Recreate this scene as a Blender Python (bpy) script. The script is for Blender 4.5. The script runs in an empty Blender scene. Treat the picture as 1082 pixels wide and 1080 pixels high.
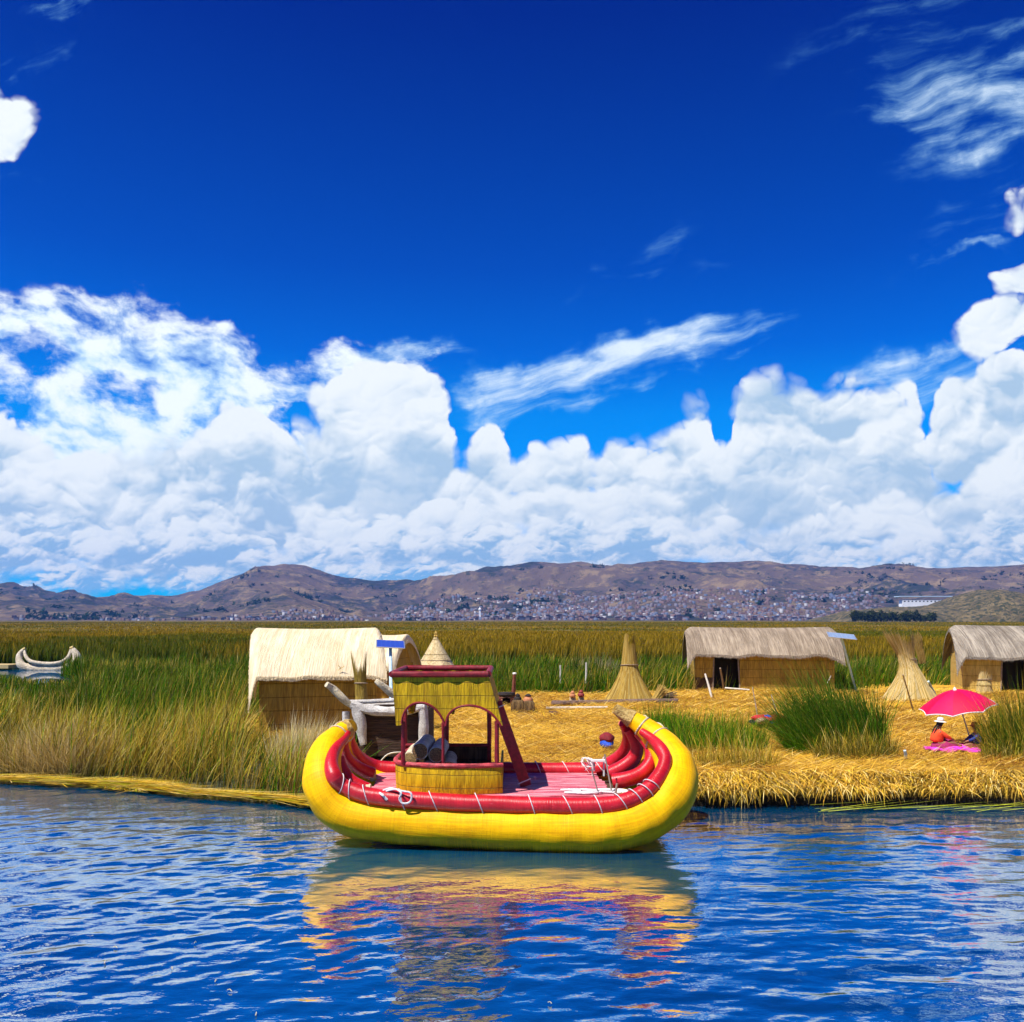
import bpy, bmesh, math, random
import numpy as np
from mathutils import Vector, Matrix, noise as mnoise
R = math.radians
rng = np.random.default_rng(7)
random.seed(7)
SC = bpy.context.scene
COL = SC.collection
F = 1000.0; CX = 541.0; HY = 655.0; EYE = 4.0      # focal length in photo pixels, image centre column, horizon row, eye height above the water
GZ = 0.55                                          # top of the reed island above the water

def P(px, py, D):
    """photo pixel + distance -> world point"""
    return ((px-CX)/F*D, D, EYE-(py-HY)/F*D)
def Dz(py, z=GZ):
    """distance at which height z shows on row py"""
    return (EYE-z)*F/(py-HY)
def G(px, py, z=GZ):
    D = Dz(py, z); return ((px-CX)/F*D, D, z)

# ---------------------------------------------------------------- shader node helper
class NT:
    def __init__(s, tree): s.t = tree
    def node(s, typ, **kw):
        n = s.t.nodes.new(typ)
        for k, v in kw.items(): setattr(n, k, v)
        return n
    def put(s, sock, v):
        if isinstance(v, S): s.t.links.new(v.k, sock)
        elif v is not None:
            if hasattr(sock.default_value, '__len__') and not hasattr(v, '__len__'): v = (v,)*3
            if hasattr(v, '__len__') and len(sock.default_value) == 4 and len(v) == 3: v = tuple(v)+(1,)
            sock.default_value = v
    def math(s, op, a, b=None, c=None, clamp=False):
        n = s.node('ShaderNodeMath', operation=op, use_clamp=clamp)
        for i, v in enumerate((a, b, c)):
            if v is not None: s.put(n.inputs[i], v)
        return S(s, n.outputs[0])
    def vmath(s, op, a, b=None, out=0):
        n = s.node('ShaderNodeVectorMath', operation=op)
        s.put(n.inputs[0], a)
        if b is not None: s.put(n.inputs[3 if op == 'SCALE' else 1], b)
        return S(s, n.outputs[out])
    def xyz(s, x=0, y=0, z=0):
        n = s.node('ShaderNodeCombineXYZ')
        for i, v in enumerate((x, y, z)): s.put(n.inputs[i], v)
        return S(s, n.outputs[0])
    def sep(s, v):
        n = s.node('ShaderNodeSeparateXYZ'); s.put(n.inputs[0], v)
        return [S(s, o) for o in n.outputs]
    def noise(s, v, scale=1, detail=2, rough=.5, dist=0, dim='3D', col=False):
        n = s.node('ShaderNodeTexNoise', noise_dimensions=dim)
        if v is not None: s.put(n.inputs['Vector'], v)
        s.put(n.inputs['Scale'], scale); s.put(n.inputs['Detail'], detail); s.put(n.inputs['Roughness'], rough); s.put(n.inputs['Distortion'], dist)
        return S(s, n.outputs['Color' if col else 'Fac'])
    def voro(s, v, scale=1, detail=0, rough=.5, dim='3D', out='Distance', feature='F1', smooth=None):
        n = s.node('ShaderNodeTexVoronoi', voronoi_dimensions=dim, feature=feature)
        s.put(n.inputs['Vector'], v); s.put(n.inputs['Scale'], scale); s.put(n.inputs['Detail'], detail); s.put(n.inputs['Roughness'], rough)
        if smooth is not None: s.put(n.inputs['Smoothness'], smooth)
        return S(s, n.outputs[out])
    def step(s, x, a, b, lo=0., hi=1., kind='SMOOTHSTEP'):
        n = s.node('ShaderNodeMapRange', interpolation_type=kind)
        for i, v in enumerate((x, a, b, lo, hi)): s.put(n.inputs[i], v)
        return S(s, n.outputs[0])
    def lin(s, x, a, b, lo=0., hi=1.): return s.step(x, a, b, lo, hi, 'LINEAR')
    def curve(s, x, pts, kind='AUTO'):
        n = s.node('ShaderNodeFloatCurve'); c = n.mapping.curves[0]
        while len(c.points) < len(pts): c.points.new(.5, .5)
        for p, q in zip(c.points, pts): p.location = q; p.handle_type = kind
        n.mapping.update(); s.put(n.inputs['Value'], x)
        return S(s, n.outputs[0])
    def mix(s, f, a, b, mode='MIX'):
        n = s.node('ShaderNodeMix', data_type='RGBA', blend_type=mode)
        s.put(n.inputs[0], f); s.put(n.inputs[6], a); s.put(n.inputs[7], b)
        return S(s, n.outputs[2])
    def ramp(s, x, stops, interp='LINEAR'):
        n = s.node('ShaderNodeValToRGB'); e = n.color_ramp.elements; n.color_ramp.interpolation = interp
        while len(e) < len(stops): e.new(.5)
        for q, (p, c) in zip(e, stops): q.position = p; q.color = tuple(c)+(1,)
        s.put(n.inputs[0], x); return S(s, n.outputs[0])
class S:
    def __init__(s, n, k): s.n = n; s.k = k
    def __add__(a, b): return a.n.math('ADD', a, b)
    def __radd__(a, b): return a.n.math('ADD', b, a)
    def __sub__(a, b): return a.n.math('SUBTRACT', a, b)
    def __rsub__(a, b): return a.n.math('SUBTRACT', b, a)
    def __mul__(a, b): return a.n.math('MULTIPLY', a, b)
    def __rmul__(a, b): return a.n.math('MULTIPLY', b, a)
    def __truediv__(a, b): return a.n.math('DIVIDE', a, b)
    def cl(a): return a.n.math('ADD', a, 0., clamp=True)
# ---------------------------------------------------------------- world: Nishita sky with clouds laid out by direction
SUN_DIR = Vector((-0.42, -0.30, 0.86)).normalized()
SUN_EL = math.asin(SUN_DIR.z); SUN_AZ = math.atan2(SUN_DIR.x, SUN_DIR.y)
def build_world():
    w = bpy.data.worlds.new("World"); SC.world = w; w.use_nodes = True
    t = w.node_tree; t.nodes.clear(); n = NT(t)
    sky = n.node('ShaderNodeTexSky', sky_type='NISHITA', sun_disc=False, sun_elevation=SUN_EL, sun_rotation=SUN_AZ,
                 altitude=3800, air_density=1.0, dust_density=0.3, ozone_density=2.5)
    gen = n.node('ShaderNodeTexCoord')
    d = S(n, gen.outputs['Generated'])
    x, y, z = n.sep(d)
    ay = n.math('MAXIMUM', n.math('ABSOLUTE', y), 0.06)
    X = x/ay*10.0; Y = z/ay*10.0
    p = n.xyz(X, Y, 0)
    # the deep polarised blue of the high plateau
    el = z/n.math('MAXIMUM', n.math('SQRT', x*x+y*y), 0.02)
    tint = n.ramp(el, [(0, (.02, .80, 1.4)), (.12, (.0, 1.15, 2.0)), (.215, (.0, 1.1, 2.1)), (.28, (.0, .68, 1.9)), (.37, (.0, .45, 1.65)), (.64, (.0, .15, 1.16)), (1, (.0, .14, .9))])
    skyc = n.mix(1., S(n, sky.outputs[0]), tint, 'MULTIPLY')
    hsv = n.node('ShaderNodeHueSaturation'); n.put(hsv.inputs['Color'], skyc); hsv.inputs['Value'].default_value = SKYGAIN
    col = S(n, hsv.outputs[0])
    w1 = n.noise(p, 1.1, 2, .5, dim='2D', col=True)
    w1x, w1y, _ = n.sep(w1)
    w2 = n.noise(p, 4.0, 3, .55, dim='2D', col=True)
    w2x, w2y, _ = n.sep(w2)
    def X_(px): return (px-CX)/100
    def Y_(py): return (HY-py)/100
    wx = (w1x-.5)*1.0+(w2x-.5)*.35; wy = (w1y-.5)*.7+(w2y-.5)*.25
    WP = n.xyz(X+wx, Y+wy, 0)
    def blob(cx, cy, rx, ry, ang=0, a=1., vec=None):
        """soft rotated ellipse, a in the middle, 0 at its rim, below 0 outside"""
        m = n.node('ShaderNodeMapping', vector_type='TEXTURE'); n.put(m.inputs['Vector'], vec or WP)
        m.inputs['Location'].default_value = (X_(cx), Y_(cy), 0); m.inputs['Rotation'].default_value = (0, 0, R(ang)); m.inputs['Scale'].default_value = (rx/100, ry/100, 1)
        v = S(n, m.outputs[0])
        return n.math('MULTIPLY_ADD', n.vmath('DOT_PRODUCT', v, v, out=1), -a, a)
    def mx(l):
        r = l[0]
        for q in l[1:]: r = n.math('MAXIMUM', r, q)
        return r
    # 
    white = lambda k=1.: (9.8*k, 9.9*k, 10.2*k)
    # ---- high thin streaks
    ca, sa = math.cos(R(16)), math.sin(R(16))
    q = n.xyz((X*ca+Y*sa)*.5+w1x*.35, (Y*ca-X*sa)*2.1+w1y*.5, 0)
    st = n.noise(q, 1.4, 9, .61, dim='2D')
    B = blob
    streaks = mx([B(655, 381, 200, 38, 12, .85), B(1050, 95, 170, 80, 15, .28), B(970, 30, 150, 50, 22, .12), B(575, 425, 120, 18, 8, .40), B(440, 385, 80, 22, 8, .55), B(665, 288, 110, 20, 32, .15), B(775, 275, 55, 9, 20, .06),
                  B(1070, 108, 150, 50, 14, .5), B(1065, 50, 130, 45, 25, .15), B(1010, 275, 90, 9, 18, .25), B(1050, 215, 90, 30, 24, .2),
                  B(1000, 395, 130, 36, 6, .45), B(75, 8, 55, 18, -5, .38), B(25, 72, 44, 18, 10, .2), B(18, 196, 34, 10, 10, .12)])
    dens = n.step(streaks*.85+(st-.5)*2.1, -.02, 1.0)*n.step(streaks, -.1, .3)*.95
    col = n.mix(dens, col, n.mix(dens, (.9, 4.0, 6.8), (6.2, 6.9, 7.5)))
    # ---- broken sheet of altocumulus on the left
    sheet = mx([B(60, 400, 190, 90, -22, 1.1), B(190, 400, 240, 70, -22, .9), B(330, 415, 140, 45, 8, .6), B(120, 470, 320, 90, 0, .9), B(455, 388, 45, 16, 8, .5)])
    holes = mx([blob(35, 388, 66, 40, -25, .8), blob(128, 412, 52, 26, 0, .6), blob(335, 440, 66, 18, 12, 1.), blob(5, 430, 48, 28, 0, .7)])
    q = n.xyz(X+w1x*.3+Y*.5, Y*1.5+w1y*.3, 0)
    sn = n.noise(q, 2.0, 6, .60, dim='2D')
    dens = n.step(sheet*.9-n.math('MAXIMUM', holes, 0.)*1.1+(sn-.5)*2.4, -.05, .85)*n.step(sheet, 0., .25)
    col = n.mix(dens, col, n.mix(n.step(sn, .35, .62), (4.0, 5.8, 7.4), (6.7, 7.3, 7.7)))
    # ---- cumulus banks, back to front; each: tops drawn as a curve over azimuth, billowing edge, sunlit tops and greyer undersides
    def bank(tops, seed, scale, amp, edge, lit, shade, depth, base=None, extra=None, warp=.45, relief=1.6, contrast=.5, flat=1.12, lift=.5, big=.3, hi=.32):
        pts = [((X_(px)+8)/16, Y_(py)/6.55) for px, py in tops]
        wn = n.noise(n.xyz(X+seed, Y+seed*.37, 0), scale*.75, 3, .55, dim='2D', col=True)
        ax, ay_, az = n.sep(wn)
        qx = X+seed+(ax-.5)*warp; qy = (Y+(ay_-.5)*warp)*flat
        def billow(x_, y_, det):
            t_ = n.noise(n.xyz(x_, y_, 0), scale, det, .5, dim='2D')
            return t_
        def rid(x_, y_, det, scale=scale):
            nn = n.node('ShaderNodeTexNoise', noise_dimensions='2D', noise_type='RIDGED_MULTIFRACTAL', normalize=False)
            n.put(nn.inputs['Vector'], n.xyz(x_, y_, 0))
            for k_, v_ in (('Scale', scale), ('Detail', det), ('Roughness', .5), ('Lacunarity', 2.1), ('Offset', 1.), ('Gain', .9)): nn.inputs[k_].default_value = v_
            return n.math('MULTIPLY_ADD', S(n, nn.outputs['Fac']), -.5, 1.)
        b = rid(qx, qy, 6.); b2 = rid(qx+SUNX/scale*.13, qy+SUNY/scale*.13, 4.)
        bh = rid(qx*1.0+3.1, qy+5.7, 4., scale*3.1)
        bh2 = rid(qx+3.1+SUNX/scale*.05, qy+5.7+SUNY/scale*.05, 3., scale*3.1)
        rel = (b-b2)+(bh-bh2)*.30
        bg_ = n.noise(n.xyz(X*.9+seed, Y*1.5-seed, 0), big*3, 4, .6, dim='2D')
        top = n.curve((X+(ax-.5)*warp*.8+8)/16, pts, 'AUTO')*6.55
        g = (top-Y+(ay_-.5)*.22)
        if extra:
            V = n.xyz(X+(ax-.5)*.55, Y+(ay_-.5)*.55, 0)
            g = mx([g]+[blob(*e, vec=V) for e in extra])
        f = g+(b-lift)*amp+(bh-.6)*amp*hi
        dens = n.step(f, 0., n.step(bg_, .38, .62, edge, edge*3.5))
        dark = n.step(g+(bg_-.5)*depth*3.4-rel*.9, depth*.1, depth*1.5)
        lum = (.94+rel*relief-dark*contrast-n.step(bg_, .42, .60)*.26).cl()
        c = n.mix(lum, shade, lit)
        if base: dens = dens*n.step(Y+(bg_-.5)*1.0+(b-.5)*.12, Y_(base[0]), Y_(base[1]))
        return dens, c
    SUNX, SUNY = -.45, .89
    lit = (6.45, 6.85, 7.05)
    def layer(col, *a, **k):
        dens, c = bank(*a, **k)
        return n.mix(dens*k.get('_op', 1.), col, c)
    B1 = [(-250, 470), (-60, 455), (0, 446), (30, 448), (55, 478), (110, 478), (150, 470), (190, 452), (215, 446), (235, 425), (262, 424), (285, 442), (310, 452), (340, 462), (352, 440), (362, 392), (400, 383), (440, 392), (458, 412), (468, 440), (480, 466), (492, 488), (503, 458), (530, 454), (545, 506), (560, 474), (585, 463), (610, 466), (628, 500), (645, 464), (690, 466), (708, 440), (722, 425), (742, 428), (756, 478), (770, 484), (780, 424), (800, 400), (825, 391), (850, 398), (868, 416), (890, 408), (925, 400), (955, 408), (966, 430), (978, 468), (988, 500), (1000, 505), (1020, 490), (1060, 480), (1150, 470), (1300, 450)]
    col = layer(col, B1, 1.7, 1.25, .42, .09, lit, (3.1, 4.3, 5.6), .75, base=(600, 545), relief=1.0, contrast=.62, lift=.42,
                extra=[(1062, 348, 60, 32, 20, .27), (1090, 290, 36, 20, 10, .24), (1098, 222, 26, 20, 0, .22), (-10, 132, 32, 44, -20, .24), (1050, 450, 85, 60, 25, .9), (405, 418, 66, 42, 0, .55), (868, 440, 90, 38, 0, .5)])
    B2 = [(-250, 530), (0, 498), (25, 492), (45, 520), (80, 556), (120, 548), (165, 520), (200, 500), (250, 492), (300, 500), (340, 530), (370, 548), (400, 556), (440, 540), (470, 520), (500, 528), (540, 545), (580, 552), (620, 535), (660, 522), (720, 540), (760, 545), (820, 556), (880, 530), (930, 508), (970, 540), (1010, 556), (1060, 520), (1100, 510), (1300, 530)]
    col = layer(col, B2, 9.3, 1.5, .44, .07, lit, (3.0, 4.2, 5.6), .75, base=(612, 572), relief=.95, contrast=.85, flat=1.25)
    B3 = [(-250, 575), (0, 552), (60, 545), (120, 556), (200, 548), (260, 560), (310, 574), (350, 560), (380, 548), (420, 545), (470, 552), (520, 548), (560, 556), (600, 542), (640, 556), (690, 540), (740, 560), (800, 566), (850, 575), (880, 556), (905, 550), (930, 575), (980, 560), (1030, 556), (1082, 545), (1300, 560)]
    col = layer(col, B3, 17.1, 2.0, .36, .07, lit, (2.5, 4.0, 5.7), .42, base=(628, 592), relief=.8, contrast=.85, flat=1.6, big=.5, hi=.25, warp=.22)
    B4 = [(-250, 612), (0, 600), (40, 596), (90, 592), (150, 604), (200, 598), (250, 596), (300, 590), (350, 588), (400, 594), (450, 586), (500, 592), (550, 590), (600, 598), (660, 590), (720, 600), (790, 598), (850, 604), (900, 590), (960, 598), (1030, 588), (1300, 600)]
    col = layer(col, B4, 23.9, 2.4, .26, .09, lit, (1.9, 3.9, 6.2), .24, base=(636, 610), relief=.7, contrast=.9, flat=2.0, big=.6, hi=.25, warp=.18)
    bg = n.node('ShaderNodeBackground'); n.put(bg.inputs['Color'], col); bg.inputs['Strength'].default_value = 0.1
    out = n.node('ShaderNodeOutputWorld'); t.links.new(bg.outputs[0], out.inputs['Surface'])
    w.cycles.sampling_method = 'MANUAL'; w.cycles.sample_map_resolution = 512
SKYGAIN = .665
build_world()

sl = bpy.data.lights.new("sun", 'SUN'); sl.energy = 4.8; sl.angle = R(.53); sl.color = (1, .955, .88)
so = bpy.data.objects.new("sun", sl); COL.objects.link(so)
so.rotation_euler = SUN_DIR.to_track_quat('Z', 'Y').to_euler(); so.location = (-30, -20, 60)
cam = bpy.data.cameras.new("camera"); co = bpy.data.objects.new("camera", cam); COL.objects.link(co)
cam.sensor_width = 36; cam.lens = 36*F/1082; cam.shift_x = 0; cam.shift_y = (HY-540)/1082
cam.clip_end = 60000; cam.clip_start = .1
co.location = (0, 0, EYE); co.rotation_euler = (R(90), 0, 0)
SC.camera = co
SC.view_settings.view_transform = 'Standard'; SC.view_settings.look = 'None'; SC.view_settings.exposure = .60; SC.view_settings.gamma = 1
SC.render.engine = 'CYCLES'; SC.cycles.use_denoising = True

SC.cycles.use_adaptive_sampling = True; SC.cycles.adaptive_threshold = .02; SC.cycles.adaptive_min_samples = 16
SC.cycles.max_bounces = 8; SC.cycles.diffuse_bounces = 2; SC.cycles.glossy_bounces = 3; SC.cycles.transmission_bounces = 4; SC.cycles.transparent_max_bounces = 12; SC.cycles.volume_bounces = 0
SC.cycles.caustics_reflective = False; SC.cycles.caustics_refractive = False; SC.cycles.sample_clamp_indirect = 6
# ---------------------------------------------------------------- mesh library
class Mesh:
    """collects polygons; build() links them as ONE mesh object"""
    def __init__(s): s.v = []; s.f = []; s.uv = []
    def add(s, verts, faces, uv=None):
        o = len(s.v); s.v += [tuple(map(float, v)) for v in verts]; s.f += [tuple(i+o for i in f) for f in faces]
        s.uv += list(uv) if uv is not None else [(v[0], v[2]) for v in verts]
        return s
    def box(s, c, d, rot=None):
        c = Vector(c); h = Vector(d)/2
        vs = [Vector((sx*h.x, sy*h.y, sz*h.z)) for sz in (-1, 1) for sx, sy in ((-1, -1), (1, -1), (1, 1), (-1, 1))]
        if rot is not None: vs = [rot @ v for v in vs]
        return s.add([c+v for v in vs], [(3, 2, 1, 0), (4, 5, 6, 7), (0, 1, 5, 4), (1, 2, 6, 5), (2, 3, 7, 6), (3, 0, 4, 7)])
    def beam(s, a, b, w, h, up=(0, 0, 1)):
        a = Vector(a); b = Vector(b); t = (b-a); L = t.length; t.normalize(); u = Vector(up)
        sd = t.cross(u).normalized(); u = sd.cross(t)
        m = Matrix((sd, t, u)).transposed()
        return s.box((a+b)/2, (w, L, h), m)
    def tube(s, pts, rad, seg=12, caps=True, wob=0., sub=1, vscale=1., squash=1.):
        pts = [Vector(p) for p in pts]
        if not hasattr(rad, '__len__'): rad = [rad]*len(pts)
        if sub > 1: pts, rad = smooth_path(pts, rad, sub)
        n = len(pts); ring = []; L = 0; up = None; vs = []; uv = []
        for i, p in enumerate(pts):
            t = (pts[min(i+1, n-1)]-pts[max(i-1, 0)]).normalized()
            if up is None: up = Vector((0, 0, 1)) if abs(t.z) < .9 else Vector((0, 1, 0))
            sd = t.cross(up).normalized(); up = sd.cross(t).normalized()
            if i: L += (p-pts[i-1]).length
            for k in range(seg+1):
                a = 2*math.pi*k/seg
                r = rad[i]
                if wob: r *= 1+wob*mnoise.noise(Vector((p.x*3+math.cos(a)*1.3, p.y*3+math.sin(a)*1.3, p.z*3)))
                vs.append(p+sd*(math.cos(a)*r)+up*(math.sin(a)*r*squash)); uv.append((L, k/seg*vscale))
        fs = []
        w = seg+1
        for i in range(n-1):
            for k in range(seg): fs.append((i*w+k, i*w+k+1, (i+1)*w+k+1, (i+1)*w+k))
        s.add(vs, fs, uv)
        if caps:
            o = len(s.v)
            for i, rev in ((0, False), (n-1, True)):
                c = [vs[i*w+k] for k in range(seg)]
                f = tuple(range(seg)); s.add(c, [f[::-1] if rev else f][::1], [(0, 0)]*seg)
        return s
    def lathe(s, c, prof, seg=24, a0=0, a1=2*math.pi, wob=0., tilt=None, sy=1.):
        c = Vector(c); vs = []; uv = []
        full = abs(a1-a0-2*math.pi) < 1e-6
        for r, z in prof:
            for k in range(seg+1):
                a = a0+(a1-a0)*k/seg
                rr = r*(1+(wob*mnoise.noise(Vector((math.cos(a)*2, math.sin(a)*2, z*2))) if wob else 0))
                q = Vector((math.cos(a)*rr, math.sin(a)*rr*sy, z))
                if tilt is not None: q = tilt @ q
                vs.append(c+q); uv.append((a, z))
        fs = []; w = seg+1
        for i in range(len(prof)-1):
            for k in range(seg): fs.append((i*w+k, i*w+k+1, (i+1)*w+k+1, (i+1)*w+k))
        return s.add(vs, fs, uv)
    def sheet(s, fn, nu, nv, thick=None):
        """fn(u,v) -> point, 0..1; thick = offset vector makes it a closed slab"""
        def grid(off):
            vs = []; uv = []
            for j in range(nv+1):
                for i in range(nu+1):
                    vs.append(Vector(fn(i/nu, j/nv))+off); uv.append((i/nu, j/nv))
            return vs, uv
        w = nu+1
        vs, uv = grid(Vector((0, 0, 0)))
        q = [(j*w+i, j*w+i+1, (j+1)*w+i+1, (j+1)*w+i) for j in range(nv) for i in range(nu)]
        if thick is None: return s.add(vs, q, uv)
        v2, uv2 = grid(Vector(thick)); N = len(vs)
        fs = q+[tuple(N+k for k in reversed(f)) for f in q]
        border = [i for i in range(w)]+[j*w+nu for j in range(1, nv+1)]+[nv*w+i for i in range(nu-1, -1, -1)]+[j*w for j in range(nv-1, 0, -1)]
        for a, b in zip(border, border[1:]+border[:1]): fs.append((b, a, N+a, N+b))
        return s.add(vs+v2, fs, uv+uv2)
    def build(s, name, mat, parent=None, origin=None, smooth=35, weld=True):
        if parent is not None: org = world_of(parent)
        else: org = Vector(origin) if origin is not None else Vector((0, 0, 0))
        me = bpy.data.meshes.new(name)
        me.from_pydata([(v[0]-org.x, v[1]-org.y, v[2]-org.z) for v in s.v], [], s.f)
        ul = me.uv_layers.new(name='UVMap')
        li = np.empty(len(me.loops), np.int32); me.loops.foreach_get('vertex_index', li)
        ul.data.foreach_set('uv', np.array(s.uv, np.float32)[li].ravel())
        if weld:
            b = bmesh.new(); b.from_mesh(me); bmesh.ops.remove_doubles(b, verts=b.verts, dist=1e-5); bmesh.ops.recalc_face_normals(b, faces=b.faces); b.to_mesh(me); b.free()
        if smooth:
            me.polygons.foreach_set('use_smooth', [True]*len(me.polygons)); me.set_sharp_from_angle(angle=R(smooth))
        me.materials.append(mat); me.update()
        o = bpy.data.objects.new(name, me); COL.objects.link(o)
        if parent is not None: o.parent = parent
        else: o.location = org
        return o
def world_of(o):
    p = Vector((0, 0, 0))
    while o is not None: p = p+o.location; o = o.parent
    return p
def smooth_path(pts, rad, sub):
    op = []; orr = []; n = len(pts)
    for i in range(n-1):
        p0, p1, p2, p3 = pts[max(i-1, 0)], pts[i], pts[i+1], pts[min(i+2, n-1)]
        for k in range(sub):
            t = k/sub; t2 = t*t; t3 = t2*t
            op.append(.5*((2*p1)+(p2-p0)*t+(2*p0-5*p1+4*p2-p3)*t2+(3*p1-p0-3*p2+p3)*t3))
            orr.append(rad[i]*(1-t)+rad[i+1]*t)
    op.append(pts[-1]); orr.append(rad[-1])
    return op, orr
def tag(o, label=None, cat=None, group=None, kind=None):
    if label: o['label'] = label
    if cat: o['category'] = cat
    if group: o['group'] = group
    if kind: o['kind'] = kind
    return o
def thing(name, loc, label, cat, group=None):
    o = bpy.data.objects.new(name, None); COL.objects.link(o); o.location = loc; o.empty_display_size = .3
    return tag(o, label, cat, group)
def copy_tree(o, parent=None):
    c = o.copy(); COL.objects.link(c)
    if parent is not None: c.parent = parent
    for ch in [q for q in list(COL.objects) if q.parent == o and q is not c]: copy_tree(ch, c)
    return c

# ---------------------------------------------------------------- materials
def new_mat(name):
    m = bpy.data.materials.new(name); m.use_nodes = True; t = m.node_tree
    b = t.nodes['Principled BSDF']; return m, NT(t), b
def bump(n, b, h, strength=.5, dist=.02):
    k = n.node('ShaderNodeBump'); n.put(k.inputs['Height'], h); k.inputs['Strength'].default_value = strength; k.inputs['Distance'].default_value = dist
    n.t.links.new(k.outputs[0], b.inputs['Normal']); return k
def fibre(name, lo, hi, scale=(60, 3, 3), rough=.75, bumpk=.6, bd=.01, uv=False, bands=None, patch=None, patch_col=None, spec=.3, patch_scale=1.2):
    """reed or straw: fine strands (scale = strands per metre on each axis), uneven patches, optional stitched bands"""
    m, n, b = new_mat(name)
    tc = n.node('ShaderNodeTexCoord'); co_ = S(n, tc.outputs['UV' if uv else 'Object']); ob = S(n, tc.outputs['Object'])
    f = n.noise(n.vmath('MULTIPLY', co_, scale), 1., 3, .65)
    f2 = n.noise(n.vmath('MULTIPLY', co_, tuple(s_*.22 for s_ in scale)), 1., 2, .5)
    g = n.noise(ob, patch_scale, 4, .6)
    k = n.step(f*.62+f2*.38, .33, .66)
    c = n.mix(k, lo, hi)
    c = n.mix(n.step(g, .35, .75)*.35, c, tuple(x*.55 for x in lo))
    if patch: c = n.mix(n.step(g+(f-.5)*.25, patch[0], patch[1])*patch[2], c, patch_col)
    if bands:
        ax, period, dark = bands
        v = n.sep(ob)[ax]; fr = n.math('FRACT', v/period+(g-.5)*.12)
        line = n.step(n.math('ABSOLUTE', fr-.5), .035, .0)
        c = n.mix(line*dark, c, tuple(x*.35 for x in lo)); hgt = k-line*2.5
    else: hgt = k
    n.put(b.inputs['Base Color'], c); b.inputs['Roughness'].default_value = rough; b.inputs['Specular IOR Level'].default_value = spec
    bump(n, b, hgt, bumpk, bd)
    return m
def plain(name, col, rough=.7, var=.15, scale=6., bumpk=.2, spec=.35, metal=0.):
    m, n, b = new_mat(name)
    tc = n.node('ShaderNodeTexCoord'); g = n.noise(S(n, tc.outputs['Object']), scale, 5, .62)
    c = n.mix(n.step(g, .3, .7), tuple(x*(1-var) for x in col), tuple(min(1, x*(1+var)) for x in col))
    n.put(b.inputs['Base Color'], c); b.inputs['Roughness'].default_value = rough; b.inputs['Specular IOR Level'].default_value = spec; b.inputs['Metallic'].default_value = metal
    if bumpk: bump(n, b, g, bumpk, .02)
    return m
def blade_mat(name, trans=.35, rough=.6, spec=.25):
    m, n, b = new_mat(name)
    at = n.node('ShaderNodeAttribute', attribute_name='Col'); c = S(n, at.outputs['Color'])
    n.put(b.inputs['Base Color'], c); b.inputs['Roughness'].default_value = rough; b.inputs['Specular IOR Level'].default_value = spec
    tr = n.node('ShaderNodeBsdfTranslucent'); n.put(tr.inputs['Color'], c)
    mx_ = n.node('ShaderNodeMixShader'); mx_.inputs[0].default_value = trans
    n.t.links.new(b.outputs[0], mx_.inputs[1]); n.t.links.new(tr.outputs[0], mx_.inputs[2])
    n.t.links.new(mx_.outputs[0], n.t.nodes['Material Output'].inputs['Surface'])
    return m
M_BLADE = blade_mat('reed_blades', .30, .7, .08); M_STRAW = blade_mat('loose_straw', .15, .8, .12)

def fast_mesh(name, verts, quads, tris, cols, mat, origin=(0, 0, 0), parent=None):
    """verts (N,3), quads (Q,4), tris (T,3), cols (N,3) per-vertex colour, with gap shade in the feet of the near reeds"""
    org = world_of(parent) if parent is not None else Vector(origin)
    me = bpy.data.meshes.new(name)
    verts = np.asarray(verts, np.float32)-np.array(org, np.float32)
    nq = 0 if quads is None else len(quads); nt = 0 if tris is None else len(tris)
    me.vertices.add(len(verts)); me.vertices.foreach_set('co', verts.ravel())
    loops = np.concatenate([quads.ravel() if nq else np.empty(0, np.int32), tris.ravel() if nt else np.empty(0, np.int32)]).astype(np.int32)
    me.loops.add(len(loops)); me.loops.foreach_set('vertex_index', loops)
    me.polygons.add(nq+nt)
    ls = np.concatenate([np.arange(nq)*4, nq*4+np.arange(nt)*3]).astype(np.int32)
    me.polygons.foreach_set('loop_start', ls)
    me.update(calc_edges=True); me.validate()
    if cols is not None:
        a = me.color_attributes.new(name='Col', type='FLOAT_COLOR', domain='POINT')
        c4 = np.ones((len(verts), 4), np.float32); c4[:, :3] = cols
        a.data.foreach_set('color', c4.ravel())
    me.materials.append(mat)
    o = bpy.data.objects.new(name, me); COL.objects.link(o)
    if parent is not None: o.parent = parent
    else: o.location = org
    return o
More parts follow.
